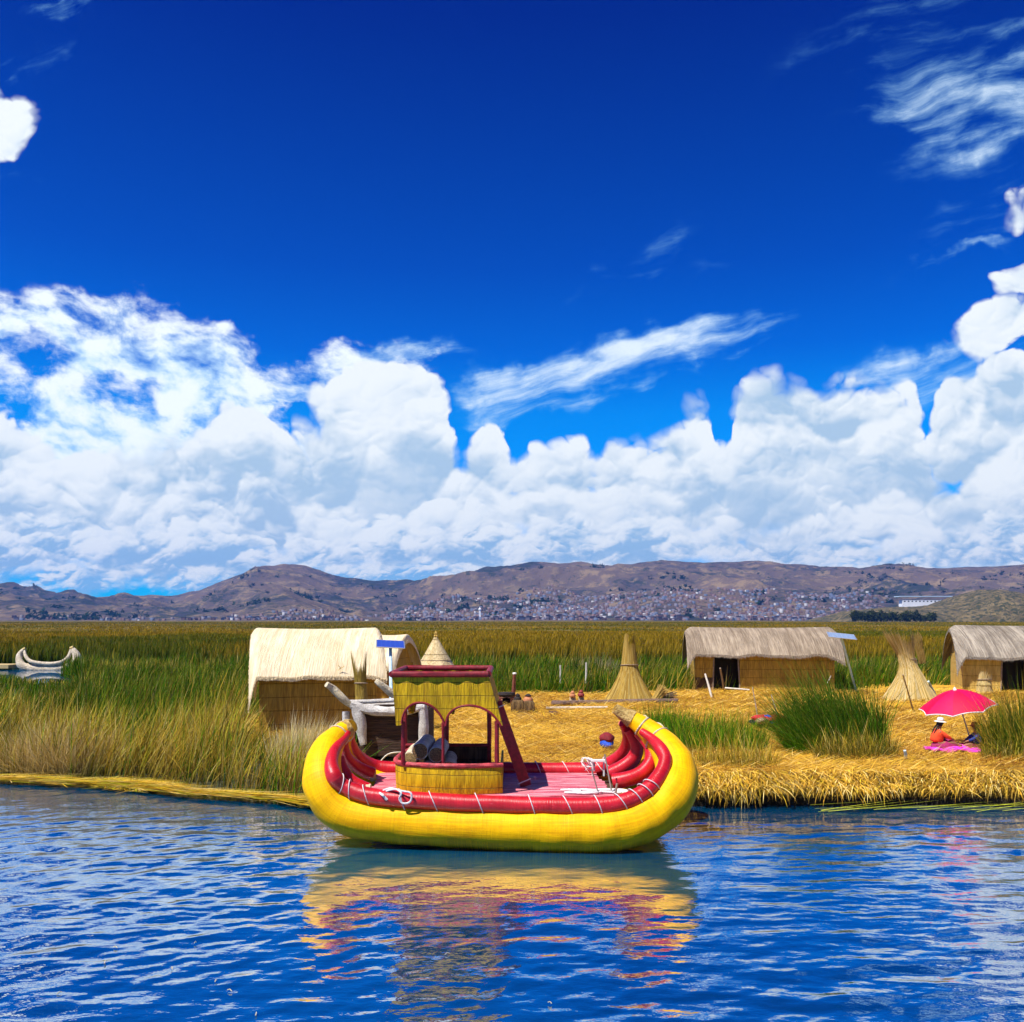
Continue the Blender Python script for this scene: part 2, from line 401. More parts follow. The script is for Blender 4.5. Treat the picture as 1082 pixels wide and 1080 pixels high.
def blades(pos, h, lean, width, cb, ct, bend=.5, face=None, segs=3):
    """curved tapering blades. pos (N,3) foot, h (N,) length, lean (N,2) horizontal reach of the tip / length, width (N,), cb/ct (N,3) foot and tip colour"""
    N = len(h); yaw = rng.uniform(-1.1, 1.1, N) if face is None else face
    sd = np.stack([np.cos(yaw), np.sin(yaw), np.zeros(N)], 1)
    lz = np.sqrt(np.clip(1-(lean**2).sum(1), .0004, 1))
    V = []; Cc = []
    for i in range(segs+1):
        t = i/segs
        b = t*(1-bend)+t*t*bend
        c = np.stack([pos[:, 0]+lean[:, 0]*h*b, pos[:, 1]+lean[:, 1]*h*b, pos[:, 2]+lz*h*t], 1)
        col = cb+(ct-cb)*t
        w = width*(1-.55*t)*.5
        if i < segs:
            V += [c-sd*w[:, None], c+sd*w[:, None]]; Cc += [col, col]
        else: V.append(c); Cc.append(col)
    K = 2*segs+1
    V = np.stack(V, 1).reshape(-1, 3); Cc = np.stack(Cc, 1).reshape(-1, 3)
    base = (np.arange(N)*K)[:, None]
    q = [base+np.array([2*i, 2*i+1, 2*i+3, 2*i+2]) for i in range(segs-1)]
    q = np.concatenate(q) if q else np.empty((0, 4), int)
    t_ = base+np.array([2*segs-2, 2*segs-1, 2*segs])
    return V, q.astype(np.int32), t_.astype(np.int32), Cc
def join(parts):
    V = []; Q = []; T = []; C_ = []; o = 0
    for v, q, t, c in parts:
        V.append(v); Q.append(q+o); T.append(t+o); C_.append(c); o += len(v)
    return np.concatenate(V), np.concatenate(Q).astype(np.int32), np.concatenate(T).astype(np.int32), np.concatenate(C_)
def vnoise(x, y, s, seed=0):
    """smooth value noise on arrays"""
    x = x*s+seed*17.3; y = y*s+seed*9.1
    xi = np.floor(x); yi = np.floor(y); fx = x-xi; fy = y-yi
    fx = fx*fx*(3-2*fx); fy = fy*fy*(3-2*fy)
    def hsh(a, b):
        v = np.sin(a*127.1+b*311.7+seed*74.7)*43758.5453
        return v-np.floor(v)
    return (hsh(xi, yi)*(1-fx)+hsh(xi+1, yi)*fx)*(1-fy)+(hsh(xi, yi+1)*(1-fx)+hsh(xi+1, yi+1)*fx)*fy
def fbm(x, y, s, oct=4, seed=0, g=.5):
    r = 0; a = 1; t = 0
    for i in range(oct): r = r+a*vnoise(x, y, s*2**i, seed+i*3.7); t += a; a *= g
    return r/t
def pick(N, cols, w=None):
    cols = np.array(cols, float); i = rng.choice(len(cols), N, p=w)
    return cols[i]*rng.uniform(.75, 1.25, (N, 1))
# ---------------------------------------------------------------- water
def water():
    # fine wave mesh near the camera; a plain sheet for the rest
    xs = np.linspace(-21, 21, 760); 
    ys = np.concatenate([np.linspace(5.5, 14, 260), np.linspace(14, 27, 240)[1:]])
    Xg, Yg = np.meshgrid(xs, ys)
    H = np.zeros_like(Xg)
    r = np.random.default_rng(11)
    for k in range(84):
        lam = float(np.exp(r.uniform(math.log(.17), math.log(1.25)))); a = r.normal(-.25, .55)
        kx, ky = math.sin(a)*2*math.pi/lam, math.cos(a)*2*math.pi/lam
        gx = .7+.6*np.sin(Xg*.31+k*1.7)*np.sin(Yg*.37+k*2.3)
        H += .00185*lam**.88*WAVE*gx*np.sin(kx*Xg+ky*Yg+r.uniform(0, 6.28)+.9*np.sin(Xg*.7+k)+.7*np.sin(Yg*.9+2*k))
    calm = (1-.55*np.clip((Yg-16)/6, 0, 1))*(1-.66*np.exp(-((Xg+.3)/4.4)**2)*np.clip((Yg-10)/4, 0, 1))
    gust = .55+.9*fbm(Xg, Yg, .16, 3, 5)
    H = H*calm*gust
    edge = np.clip(np.minimum.reduce([(Xg+21)/1., (21-Xg)/1., (Yg-5.5)/.6, (27-Yg)/1.]), 0, 1); H *= edge
    V = np.stack([Xg, Yg, H], 2).reshape(-1, 3)
    ny, nx = Xg.shape
    i = np.arange(ny-1)[:, None]*nx+np.arange(nx-1)[None]
    Q = np.stack([i, i+1, i+nx+1, i+nx], 2).reshape(-1, 4).astype(np.int32)
    # outer skirt out to the far marsh
    ext = [(-900, -60), (900, -60), (900, 1500), (-900, 1500)]; cn = [0, nx-1, ny*nx-1, (ny-1)*nx]
    V = np.concatenate([V, np.array([(x, y, 0) for x, y in ext])]); o = ny*nx
    Q = np.concatenate([Q, np.array([(o, o+1, cn[1], cn[0]), (o+1, o+2, cn[2], cn[1]), (o+2, o+3, cn[3], cn[2]), (o+3, o, cn[0], cn[3])])]).astype(np.int32)
    m, n, b = new_mat('lake_water')
    tc = n.node('ShaderNodeTexCoord'); ob = S(n, tc.outputs['Object'])
    v = n.vmath('MULTIPLY', ob, (2.6, 4.6, 1))
    h = n.noise(v, 1.6, 3, .5, dist=.1, dim='2D')
    v2 = n.vmath('MULTIPLY', ob, (7, 13, 1)); h2 = n.noise(v2, 1.3, 2, .5, dist=.0, dim='2D')
    bk = bump(n, b, h+h2*.28, 1.0, WBUMP); _, yy, _ = n.sep(ob); n.put(bk.inputs['Strength'], n.step(yy, 50., 22.))
    g = n.noise(ob, .12, 3, .5, dim='2D')
    n.put(b.inputs['Base Color'], n.mix(n.step(g, .3, .7), WCOL[0], WCOL[1]))
    b.inputs['Roughness'].default_value = .015; b.inputs['IOR'].default_value = 3.7; b.inputs['Specular IOR Level'].default_value = .95
    o = fast_mesh('water', V, Q, None, None, m)
    o.data.polygons.foreach_set('use_smooth', [True]*len(o.data.polygons))
    tag(o, kind='structure')
WAVE = 1.1; WBUMP = .0042; WCOL = ((.0, .050, .125), (.0, .075, .175))
water()

# ---------------------------------------------------------------- marsh ground under the reeds (its edge is the left shore)
def shore_y(x):
    """distance of the water's edge at world x"""
    pts = [(-40, 26), (-16, 24.2), (-12.7, 23.5), (-9.5, 22.9), (-6.5, 21.2), (-4.4, 20.3), (-2, 20.2), (3.2, 20.2), (5, 20.3), (11, 20.3), (16, 20.0), (40, 20)]
    return np.interp(x, [p[0] for p in pts], [p[1] for p in pts])
def in_channel(x, y):
    px = x/y*F+CX
    a = (y > 60+2*np.sin(x*.7)) & (y < 82) & (px < 78+14*np.sin(y*.35))
    b = (y > 70) & (y < 80+2*np.sin(x*.11)) & (px > 100)
    return a, b
def marsh():
    xs = np.concatenate([np.linspace(-60, 60, 121)]); ys = np.concatenate([np.linspace(20, 60, 80)])
    M = Mesh()
    m, n, b = new_mat('marsh_mud'); tc = n.node('ShaderNodeTexCoord'); g = n.noise(S(n, tc.outputs['Object']), 3, 5, .6)
    n.put(b.inputs['Base Color'], n.mix(g, (.012, .016, .006), (.06, .06, .02))); b.inputs['Roughness'].default_value = .9
    V = []; 
    X, Y = np.meshgrid(xs, np.linspace(0, 1, 40))
    S0 = shore_y(X)+.15; YY = S0+(57-S0)*Y
    Z = .03+.06*fbm(X, YY, .8, 3, 2)
    Z[0] = -.25
    nx = len(xs); ny = 40
    i = np.arange(ny-1)[:, None]*nx+np.arange(nx-1)[None]; Q = np.stack([i, i+1, i+nx+1, i+nx], 2).reshape(-1, 4)
    V = np.stack([X, YY, Z], 2).reshape(-1, 3)
    # the marsh beyond the channel, far out to the foot of the hills
    x2 = np.linspace(-1, 1, 60); y2 = np.array([84, 90, 100, 120, 150, 200, 300, 450, 700, 1000, 1400, 2000, 2600])
    X2, Y2 = np.meshgrid(x2, y2); X2 = X2*Y2*.9
    Z2 = np.interp(Y2, [84, 90, 100, 110, 150, 2600], [-.2, .3, .8, 1.35, 1.55, 1.55])+0*X2
    o = len(V); i = np.arange(len(y2)-1)[:, None]*60+np.arange(59)[None]
    Q = np.concatenate([Q, o+np.stack([i, i+1, i+61, i+60], 2).reshape(-1, 4)]).astype(np.int32)
    V = np.concatenate([V, np.stack([X2, Y2, Z2], 2).reshape(-1, 3)])
    tag(fast_mesh('marsh_ground', V, Q[:39*(nx-1)], None, None, m), kind='structure')
    m2, n, b = new_mat('far_reed_canopy'); tc = n.node('ShaderNodeTexCoord'); ob = S(n, tc.outputs['Object'])
    a = n.noise(n.vmath('MULTIPLY', ob, (.03, .012, 1)), 1, 5, .65); c = n.noise(n.vmath('MULTIPLY', ob, (.9, .35, 1)), 1, 4, .7)
    n.put(b.inputs['Base Color'], n.mix(n.step(a*.6+c*.4, .35, .62), (.045, .048, .006), (.17, .115, .012))); b.inputs['Roughness'].default_value = .9
    b.inputs['Specular IOR Level'].default_value = .1
    V2 = V[o:]; Q2 = Q[39*(nx-1):]-o
    ob2 = fast_mesh('far_reed_canopy', V2, Q2.astype(np.int32), None, None, m2)
    tag(ob2, 'golden brown reed bed stretching from the channel to the foot of the hills', 'reed bed', kind='stuff')
marsh()

# ---------------------------------------------------------------- hills
RIDGE = [(-300, 640), (-150, 628), (0, 624), (30, 625), (70, 631), (100, 634), (140, 632), (180, 633), (215, 624), (250, 610), (280, 600), (300, 597), (322, 599), (345, 606), (365, 613), (390, 617), (420, 617), (450, 618), (480, 610), (510, 602), (545, 598), (568, 595), (600, 598), (640, 601), (680, 599), (720, 596), (760, 594), (800, 595), (830, 600), (870, 603), (920, 602), (960, 602), (1010, 600), (1082, 597), (1250, 600), (1400, 612)]
LOW = [(-300, 640), (-60, 636), (0, 632), (30, 636), (60, 642), (110, 646), (170, 641), (215, 637), (260, 634), (300, 633), (345, 638), (370, 645), (400, 647), (440, 640), (520, 636), (600, 632), (700, 628), (800, 630), (900, 632), (1100, 628), (1400, 636)]
def ridged(x, y, s, oct=5, seed=0):
    r = 0; a = 1; t = 0
    for i in range(oct):
        nv = 1-np.abs(2*vnoise(x, y, s*2**i, seed+i*5.1)-1); r = r+a*nv*nv; t += a; a *= .52
    return r/t
def hill_h(x, y):
    px = x/y*F+CX
    top = (HY-np.interp(px, [p[0] for p in RIDGE], [p[1] for p in RIDGE]))/F
    top = top+(fbm(px, 0*px, .06, 4, 3)-.5)*.0022
    low = (HY-np.interp(px, [p[0] for p in LOW], [p[1] for p in LOW]))/F
    t = np.clip((y-2450)/(4800-2450), 0, 1)
    f1 = np.clip(t/.30, 0, 1); f2 = np.clip((t-.36)/.64, 0, 1)
    s1 = f1*f1*(3-2*f1); s2 = np.sin(f2*math.pi/2)**1.15
    elev = low*s1*(1-.25*np.clip((t-.3)/.12, 0, 1)*(1-s2))*(1-s2)+top*s2
    back = np.clip((y-4800)/1200, 0, 1)
    z = elev*y*(1-back*.7)
    rg = ridged(x+.3*y, y, .0016, 6, 1)-.45
    z = z+rg*135*np.clip(t*2.2, 0, 1)*(1-f2**3)*(1-back)
    z = z+(fbm(x, y, .006, 4, 4)-.5)*42*np.clip(t*3, 0, 1)*(1-f2**4)
    return EYE*t+z+1.2
def hills():
    u = np.linspace(-.92, .92, 520); ys = np.concatenate([np.linspace(2400, 4800, 190), np.linspace(4830, 6000, 12)])
    U, Y = np.meshgrid(u, ys); X = U*Y; Z = hill_h(X, Y); Z[0] = -5
    nx = len(u); ny = len(ys); i = np.arange(ny-1)[:, None]*nx+np.arange(nx-1)[None]
    Q = np.stack([i, i+1, i+nx+1, i+nx], 2).reshape(-1, 4).astype(np.int32)
    m, n, b = new_mat('hill_slopes'); tc = n.node('ShaderNodeTexCoord'); ob = S(n, tc.outputs['Object'])
    a = n.noise(ob, .0022, 7, .62); c = n.noise(ob, .012, 6, .7); s = n.noise(ob, .03, 5, .7)
    _, oy, oz = n.sep(ob)
    col = n.mix(n.step(a+(c-.5)*.5, .38, .62), (.125, .088, .066), (.038, .038, .050))
    col = n.mix(n.step(c, .48, .62)*.7, col, (.27, .19, .10))
    col = n.mix(n.step(s*.6+a*.4, .51, .57)*.85, col, (.028, .034, .020))
    col = n.mix(n.step(n.noise(ob, .006, 6, .7), .60, .68)*.7, col, (.035, .038, .028))
    n.put(b.inputs['Base Color'], col); b.inputs['Roughness'].default_value = .95; b.inputs['Specular IOR Level'].default_value = .1
    bump(n, b, c, 1., 18)
    o = fast_mesh('hills', np.stack([X, Y, Z], 2).reshape(-1, 3), Q, None, None, m)
    o.data.polygons.foreach_set('use_smooth', [True]*len(o.data.polygons)); tag(o, kind='structure')
hills()
def near_hill():
    # the small scrubby hill on the right shore
    D0 = 1350.; prof = [(868, 660), (876, 657), (888, 651), (905, 645.5), (940, 642.5), (972, 641.5), (990, 640.5), (1005, 636), (1022, 628), (1040, 623.5), (1060, 624), (1085, 629), (1120, 636), (1180, 648), (1200, 654)]
    px = np.linspace(868, 1205, 180); ds = np.linspace(-110, 170, 60)
    PX, DS = np.meshgrid(px, ds)
    top = np.interp(PX, [p[0] for p in prof], [p[1] for p in prof])
    h = (HY-top)/F*D0+EYE
    k = np.clip(1-(DS/np.where(DS < 0, 110., 170.))**2, 0, 1)**.8
    Y = D0+DS; X = (PX-CX)/F*D0
    Z = np.maximum(h, 0)*k+(ridged(X, Y, .02, 5, 2)-.5)*7*k*(1-k*.7)+(fbm(X, Y, .1, 3, 8)-.5)*3.0*k+.5
    nx = 180; ny = 60; i = np.arange(ny-1)[:, None]*nx+np.arange(nx-1)[None]
    Q = np.stack([i, i+1, i+nx+1, i+nx], 2).reshape(-1, 4).astype(np.int32)
    m, n, b = new_mat('near_hill_scrub'); tc = n.node('ShaderNodeTexCoord'); ob = S(n, tc.outputs['Object'])
    c = n.noise(ob, .05, 6, .7); s = n.noise(ob, .16, 4, .7)
    col = n.mix(n.step(c, .38, .62), (.17, .125, .055), (.07, .055, .022)); col = n.mix(n.step(s, .47, .56)*.9, col, (.018, .026, .009))
    n.put(b.inputs['Base Color'], col); b.inputs['Roughness'].default_value = .95; bump(n, b, s, 1., 2.)
    o = fast_mesh('near_hill', np.stack([X, Y, Z], 2).reshape(-1, 3), Q, None, None, m)
    o.data.polygons.foreach_set('use_smooth', [True]*len(o.data.polygons)); tag(o, kind='structure')
near_hill()
# ---------------------------------------------------------------- reeds
ISL_L = [(20, -3.6), (24, -4.6), (28, -6.6), (30, -9.0), (36, -9.2), (41, -7.4), (44, -5.2)]     # left border of the island: (distance, x)
def island_mask(x, y):
    lx = np.interp(y, [a for a, b in ISL_L], [b for a, b in ISL_L])
    back = 43.5+1.0*np.sin(x*.35)+.6*np.sin(x*.9+1)+np.clip((x-5)*.6, 0, 4.5)
    return (x > lx+.5*np.sin(y*1.3)) & (y < back) & (y > shore_y(x)-.1)
GREEN = [(.055, .23, .004), (.11, .33, .005), (.03, .11, .004), (.26, .44, .010), (.48, .48, .02)]
DRY = [(.80, .54, .07), (.64, .40, .03), (.86, .66, .20), (.40, .23, .02), (.66, .56, .04)]
GOLD = [(.40, .24, .012), (.30, .18, .010), (.50, .31, .02), (.20, .15, .010)]
def scatter(n, y0, y1, xf=.64, pw=1.):
    """points inside the widened view wedge, uniform per area (pw=1) or denser near (pw<1)"""
    u = rng.random(n); y = (y0**(1+pw)+u*(y1**(1+pw)-y0**(1+pw)))**(1/(1+pw)); x = rng.uniform(-xf, xf, n)*y
    return x, y
def reeds_near():
    N = 215000; x, y = scatter(N, 20.3, 72, .66, .35)
    keep = (y > shore_y(x)+.05+.5*vnoise(x, y, 1.3, 4)) & ~island_mask(x, y)
    a, b = in_channel(x, y); keep &= ~a & ~(b & (rng.random(N) > .08))
    keep &= ~((x > 3.5) & (y < 36) & (x < 40))
    cl = fbm(x, y, .55, 4, 12)
    keep &= rng.random(N) < np.clip((cl-.34)*5, .07, 1)
    x, y, cl = x[keep], y[keep], cl[keep]; N = len(x)
    px = x/y*F+CX
    hh = .45+1.45*fbm(x, y, .4, 3, 21)+.7*fbm(x, y, 1.3, 2, 5)
    hh = hh*np.interp(y, [20, 23, 40, 60, 72], [.95, 1.0, 1.05, 1.05, .85])
    hh = np.where((y < 44) & (x < 0), hh*1.08, hh)
    # lower strip just before the left hut so its wall shows
    hutfront = (px > 255) & (px < 420) & (y > 25) & (y < 32); hh = np.where(hutfront, hh*.62, hh)
    view = (px < 84) & (y > 38) & (y < 62); hh = np.where(view, np.minimum(hh, .55+.1*rng.random(N)), hh)
    h = hh*rng.uniform(.6, 1.12, N)
    dry = fbm(x, y, .28, 4, 33)+np.interp(y, [20, 27, 32, 60], [.14, .10, -.06, -.09])+np.where((px > 290) & (px < 345) & (y < 30), .22, 0)+np.where((px > 200) & (px < 345) & (y < 27), .08, 0)
    isdry = rng.random(N) < np.clip((dry-.545)*7, .04, .92)
    cb = np.where(isdry[:, None], pick(N, [(.16, .13, .02), (.22, .16, .04), (.06, .06, .01)]), pick(N, GREEN[:3])*.5)  # feet darkened: shade of the gaps painted into the blade colour
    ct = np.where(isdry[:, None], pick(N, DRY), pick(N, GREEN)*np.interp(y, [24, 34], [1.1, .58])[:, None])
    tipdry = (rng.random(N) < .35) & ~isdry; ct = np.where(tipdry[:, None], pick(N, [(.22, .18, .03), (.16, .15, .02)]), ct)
    wind = np.stack([.18+.25*(fbm(x, y, .4, 3, 50)-.5)*2, -.05+0*x], 1)
    lean = wind*1.1+rng.normal(0, .2, (N, 2))+.5*np.stack([fbm(x, y, 1.1, 2, 51)-.5, fbm(x, y, 1.1, 2, 52)-.5], 1)+np.where(rng.random(N)[:, None] < .18, rng.normal(0, .55, (N, 2)), 0)
    lean = np.clip(lean, -.85, .85)
    w = np.maximum(.018, y*.00078)*rng.uniform(.5, 1.7, N)
    z = np.full(N, .02)
    V = blades(np.stack([x, y, z], 1), h, lean, w, cb, ct, .6)
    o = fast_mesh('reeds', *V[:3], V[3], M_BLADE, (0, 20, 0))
    tag(o, 'green and straw coloured totora reeds growing thick around the island shore', 'reeds', kind='stuff')
def reeds_far():
    parts = []
    for (n, y0, y1, pw) in ((180000, 79, 190, .0), (108000, 190, 1100, -.5)):
        x, y = scatter(n, y0, y1, .80, pw)
        a, b = in_channel(x, y); k = ~a
        x, y = x[k], y[k]; N = len(x)
        base = np.interp(y, [79, 90, 100, 110, 150, 2600], [0, .1, .6, 1.1, 1.3, 1.3])
        top = 1.38+.62*fbm(x, y, .06, 4, 61)+.40*fbm(x, y, .45, 2, 62)
        h = np.clip((top-base), .3, 3)*rng.uniform(.75, 1.1, N)
        g = fbm(x, y*.5, .035, 5, 71); band = np.interp(y, [79, 120, 200, 320, 420, 600], [0, .02, .06, -.04, .03, .0])
        gold = rng.random(N) < np.clip((g+band-.45)*8, .06, .97)
        cb = pick(N, [(.018, .045, .004), (.03, .06, .005), (.012, .03, .003)])
        cb = np.where((y > 120)[:, None], cb*.6+pick(N, GOLD)*.5, cb)
        ct = np.where(gold[:, None], pick(N, GOLD), pick(N, [(.10, .13, .008), (.16, .15, .010)]))
        w = y*.0011*rng.uniform(.6, 1.7, N)
        lean = np.stack([rng.normal(.1, .16, N), rng.normal(0, .12, N)], 1)
        parts.append(blades(np.stack([x, y, base], 1), h, lean, w, cb, ct, .4, segs=2))
    V = join(parts)
    o = fast_mesh('distant_reeds', *V[:3], V[3], M_BLADE, (0, 80, 0))
    tag(o, 'wall of dark green reeds with golden brown tops beyond the channel', 'reeds', kind='stuff')
reeds_near(); reeds_far()

# ---------------------------------------------------------------- the floating straw island
def island():
    xs = np.linspace(-11, 32, 430); T = np.linspace(0, 1, 230)
    X, Tt = np.meshgrid(xs, T)
    y0 = shore_y(X)+.05+.35*(fbm(X, 0*X, .9, 3, 91)-.5)
    back = 46+np.clip((X-5)*.6, 0, 7)
    lx = -11
    Y = y0+(back-y0)*Tt**1.5
    inside = np.clip((X-np.interp(Y, [a for a, b in ISL_L], [b for a, b in ISL_L]))/.9, 0, 1)*np.clip((back-Y)/1.5, 0, 1)
    lip = np.clip((Y-y0)/.9, 0, 1)
    Z = -.3+(GZ+.3)*inside*(.45+.55*np.sin(lip*math.pi/2))
    Z = Z+inside*lip*((fbm(X, Y, .8, 4, 92)-.5)*.22+(ridged(X*.6, Y*1.6, 2.2, 3, 93)-.5)*.07)
    Z[0] = -.5
    ny, nx = X.shape; i = np.arange(ny-1)[:, None]*nx+np.arange(nx-1)[None]
    Q = np.stack([i, i+1, i+nx+1, i+nx], 2).reshape(-1, 4).astype(np.int32)
    m, n, b = new_mat('straw_ground'); tc = n.node('ShaderNodeTexCoord'); ob = S(n, tc.outputs['Object'])
    f = n.noise(n.vmath('MULTIPLY', ob, (9, 30, 20)), 1., 4, .7, dist=1.); g = n.noise(ob, .9, 5, .65); p_ = n.noise(n.vmath('MULTIPLY', ob, (1.2, 4, 3)), 1, 4, .6)
    col = n.mix(n.step(f, .32, .66), (.32, .16, .012), (.86, .50, .045))
    col = n.mix(n.step(p_, .52, .68)*.75, col, (.09, .045, .010)); col = n.mix(n.step(g, .56, .72)*.35, col, (.16, .17, .02))
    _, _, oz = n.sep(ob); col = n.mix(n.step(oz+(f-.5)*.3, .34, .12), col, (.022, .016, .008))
    n.put(b.inputs['Base Color'], col); b.inputs['Roughness'].default_value = .85; b.inputs['Specular IOR Level'].default_value = .2; bump(n, b, f, .9, .05)
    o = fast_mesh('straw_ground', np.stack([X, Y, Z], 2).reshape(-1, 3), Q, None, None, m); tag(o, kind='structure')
    o.data.polygons.foreach_set('use_smooth', [True]*len(o.data.polygons))
island()
STRAW = [(.80, .47, .05), (.90, .58, .09), (.64, .34, .03), (.42, .22, .02), (.72, .48, .03), (.92, .68, .22)]
def loose_straw():
    """stems lying on the island"""
    parts = []
    N = 120000; x, y = scatter(N, 20.4, 46, .66, .2)
    k = island_mask(x, y) & (y > shore_y(x)+.4); x, y = x[k], y[k]; N = len(x)
    z = GZ+(fbm(x, y, .8, 4, 92)-.5)*.22+rng.uniform(.0, .05, N)
    L = rng.uniform(.18, .75, N); yaw = rng.normal(0, .55, N)+rng.choice([0, math.pi], N)
    lean = np.stack([np.cos(yaw), np.sin(yaw)], 1)*.97
    c = pick(N, STRAW)
    dk = rng.random(N) < np.clip((fbm(x, y*2.2, .5, 4, 95)-.45)*5, 0, .8); c = np.where(dk[:, None], c*np.array([.40, .28, .25]), c)
    w = np.maximum(.012, y*.0005)*rng.uniform(.7, 1.8, N)
    lz = rng.uniform(-.02, .25, N)
    V, q, t, C_ = blades(np.stack([x, y, z], 1), L, lean, w, c, c*1.05, .0, face=yaw+math.pi/2, segs=2)
    parts.append((V, q, t, C_))
    # tilted wisps
    N = 26000; x, y = scatter(N, 20.4, 46, .66, .2); k = island_mask(x, y); x, y = x[k], y[k]; N = len(x)
    c = pick(N, STRAW[:5]); lean = np.clip(rng.normal(0, .5, (N, 2)), -.9, .9)
    parts.append(blades(np.stack([x, y, np.full(N, GZ-.02)+(fbm(x, y, .8, 4, 92)-.5)*.22], 1), rng.uniform(.08, .30, N), lean, np.maximum(.01, y*.00045), c, c, .5, segs=2))
    V = join(parts); o = fast_mesh('loose_straw', *V[:3], V[3], M_STRAW, (0, 21, GZ)); tag(o, 'golden cut reed stems strewn over the floating island', 'straw', kind='stuff')
def bank():
    """the shaggy edge: stems that lie over the lip and hang to the water"""
    N = 13000; x = np.concatenate([rng.uniform(2.6, 16.5, int(N*.82)), rng.uniform(-4.2, 2.6, N-int(N*.82))]); N = len(x)
    t = rng.random(N)**1.6; y = shore_y(x)+.75-t*.80; z = GZ+.07-t*.22+rng.normal(0, .04, N)
    clump = fbm(x, 0*x, 1.6, 3, 97)
    L = rng.uniform(.2, .8, N)*(.15+clump*1.35)
    yaw = -math.pi/2-.25+2.2*(fbm(x, z*3, 1.3, 3, 98)-.5)+rng.normal(0, .55, N)
    # drooping: start level, end pointing down
    segs = 4; V = []; Cc = []; c = pick(N, STRAW); c = c*np.interp(rng.random(N)*.6+.8*(fbm(x, t*2, 2.6, 3, 99)-.3), [0, .25, .45, 1], [.12, .45, .95, 1.15])[:, None]
    w = rng.uniform(.010, .026, N)
    dx, dy = np.cos(yaw), np.sin(yaw); droop = rng.uniform(.2, 1.5, N)*(.6+.8*fbm(x, 0*x, 3.1, 2, 96))
    sd = np.stack([-dy, dx, 0*dx], 1)*.7+np.array([.6, 0, .25]); sd /= np.linalg.norm(sd, axis=1)[:, None]
    px_, py_, pz = x.copy(), y.copy(), z.copy()
    for i in range(segs+1):
        f = i/segs
        cpos = np.stack([px_, py_, pz], 1); ww = w*(1-.6*f)*.5
        if i < segs: V += [cpos-sd*ww[:, None], cpos+sd*ww[:, None]]; Cc += [c, c]
        else: V.append(cpos); Cc.append(c)
        ang = droop*f*1.15-.1
        px_ = px_+dx*np.cos(ang)*L/segs; py_ = py_+dy*np.cos(ang)*L/segs*.8; pz = np.maximum(pz-np.sin(ang)*L/segs, -.02)
    K = 2*segs+1; V = np.stack(V, 1).reshape(-1, 3); Cc = np.stack(Cc, 1).reshape(-1, 3); base = (np.arange(N)*K)[:, None]
    q = np.concatenate([base+np.array([2*i, 2*i+1, 2*i+3, 2*i+2]) for i in range(segs-1)]).astype(np.int32)
    tr = (base+np.array([2*segs-2, 2*segs-1, 2*segs])).astype(np.int32)
    o = fast_mesh('straw_bank', V, q, tr, Cc, M_STRAW, (8, 20.4, 0)); tag(o, 'shaggy straw edge of the island hanging down into the dark water', 'straw', kind='stuff')
def floating_stems():
    """yellow stems drifting along the left shore and below the right bank"""
    parts = []
    def run(pts, N, spread, L0, L1, cols, zz=.03, yj=.35):
        pts = np.array(pts); seg = rng.random(N)*(len(pts)-1); i = seg.astype(int); f = seg-i
        x = pts[i, 0]*(1-f)+pts[i+1, 0]*f; y = pts[i, 1]*(1-f)+pts[i+1, 1]*f
        dv = pts[i+1]-pts[i]; yaw = np.arctan2(dv[:, 1], dv[:, 0])+rng.normal(0, yj, N)
        y = y+rng.normal(0, spread, N); c = pick(N, cols); z = zz+np.abs(rng.normal(0, .045, N))
        lean = np.stack([np.cos(yaw), np.sin(yaw)], 1)*.998
        parts.append(blades(np.stack([x, y, z], 1), rng.uniform(L0, L1, N), lean, rng.uniform(.012, .028, N), c, c, .0, face=yaw+math.pi/2, segs=3))
    Y_ = [(.90, .55, .03), (.72, .42, .03), (.6, .60, .02), (.88, .66, .22), (.35, .24, .02)]
    run([(-16, 24.1), (-12.7, 23.35), (-10.6, 22.8), (-9.2, 22.5), (-7.4, 21.5), (-5.4, 20.8), (-4.1, 20.15)], 3000, .075, .5, 1.8, Y_, .05, .22)
    run([(-10.0, 22.9), (-8.4, 22.2)], 420, .28, .3, .9, Y_, .05, .8)
    run([(6.2, 19.75), (11.5, 19.9)], 26, .1, .8, 2.2, [(.55, .6, .03), (.6, .62, .05)], .015, .12)
    V = join(parts); o = fast_mesh('floating_stems', *V[:3], V[3], M_STRAW, (-8, 22, 0)); tag(o, 'loose yellow reed stems floating on the dark water along the shore', 'reed stems', kind='stuff')
loose_straw(); bank(); floating_stems()
def reed_clump(label, cx, cy, rx, ry, N, h0, h1, wind, cb, ct, wmul=1., z0=GZ-.05, spread=.2, bend=.55):
    a = rng.uniform(0, 2*math.pi, N); r = np.sqrt(rng.random(N)); x = cx+np.cos(a)*r*rx; y = cy+np.sin(a)*r*ry
    h = rng.uniform(h0, h1, N)*(1-.35*r**2)
    lean = np.clip(np.array(wind)+rng.normal(0, spread, (N, 2))+np.stack([np.cos(a)*r*.18, np.sin(a)*r*.1], 1), -.9, .9)
    h = h*rng.uniform(.55, 1.1, N); lean = np.clip(lean+np.where(rng.random(N)[:, None] < .15, rng.normal(0, .4, (N, 2)), 0), -.9, .9)
    V = blades(np.stack([x, y, np.full(N, z0)], 1), h, lean, np.maximum(.012, cy*.0005)*rng.uniform(.7, 1.6, N)*wmul, pick(N, cb), pick(N, ct), bend)
    o = fast_mesh('reed_clump', *V[:3], V[3], M_BLADE, (cx, cy, z0)); tag(o, label, 'reed clump')
    return o
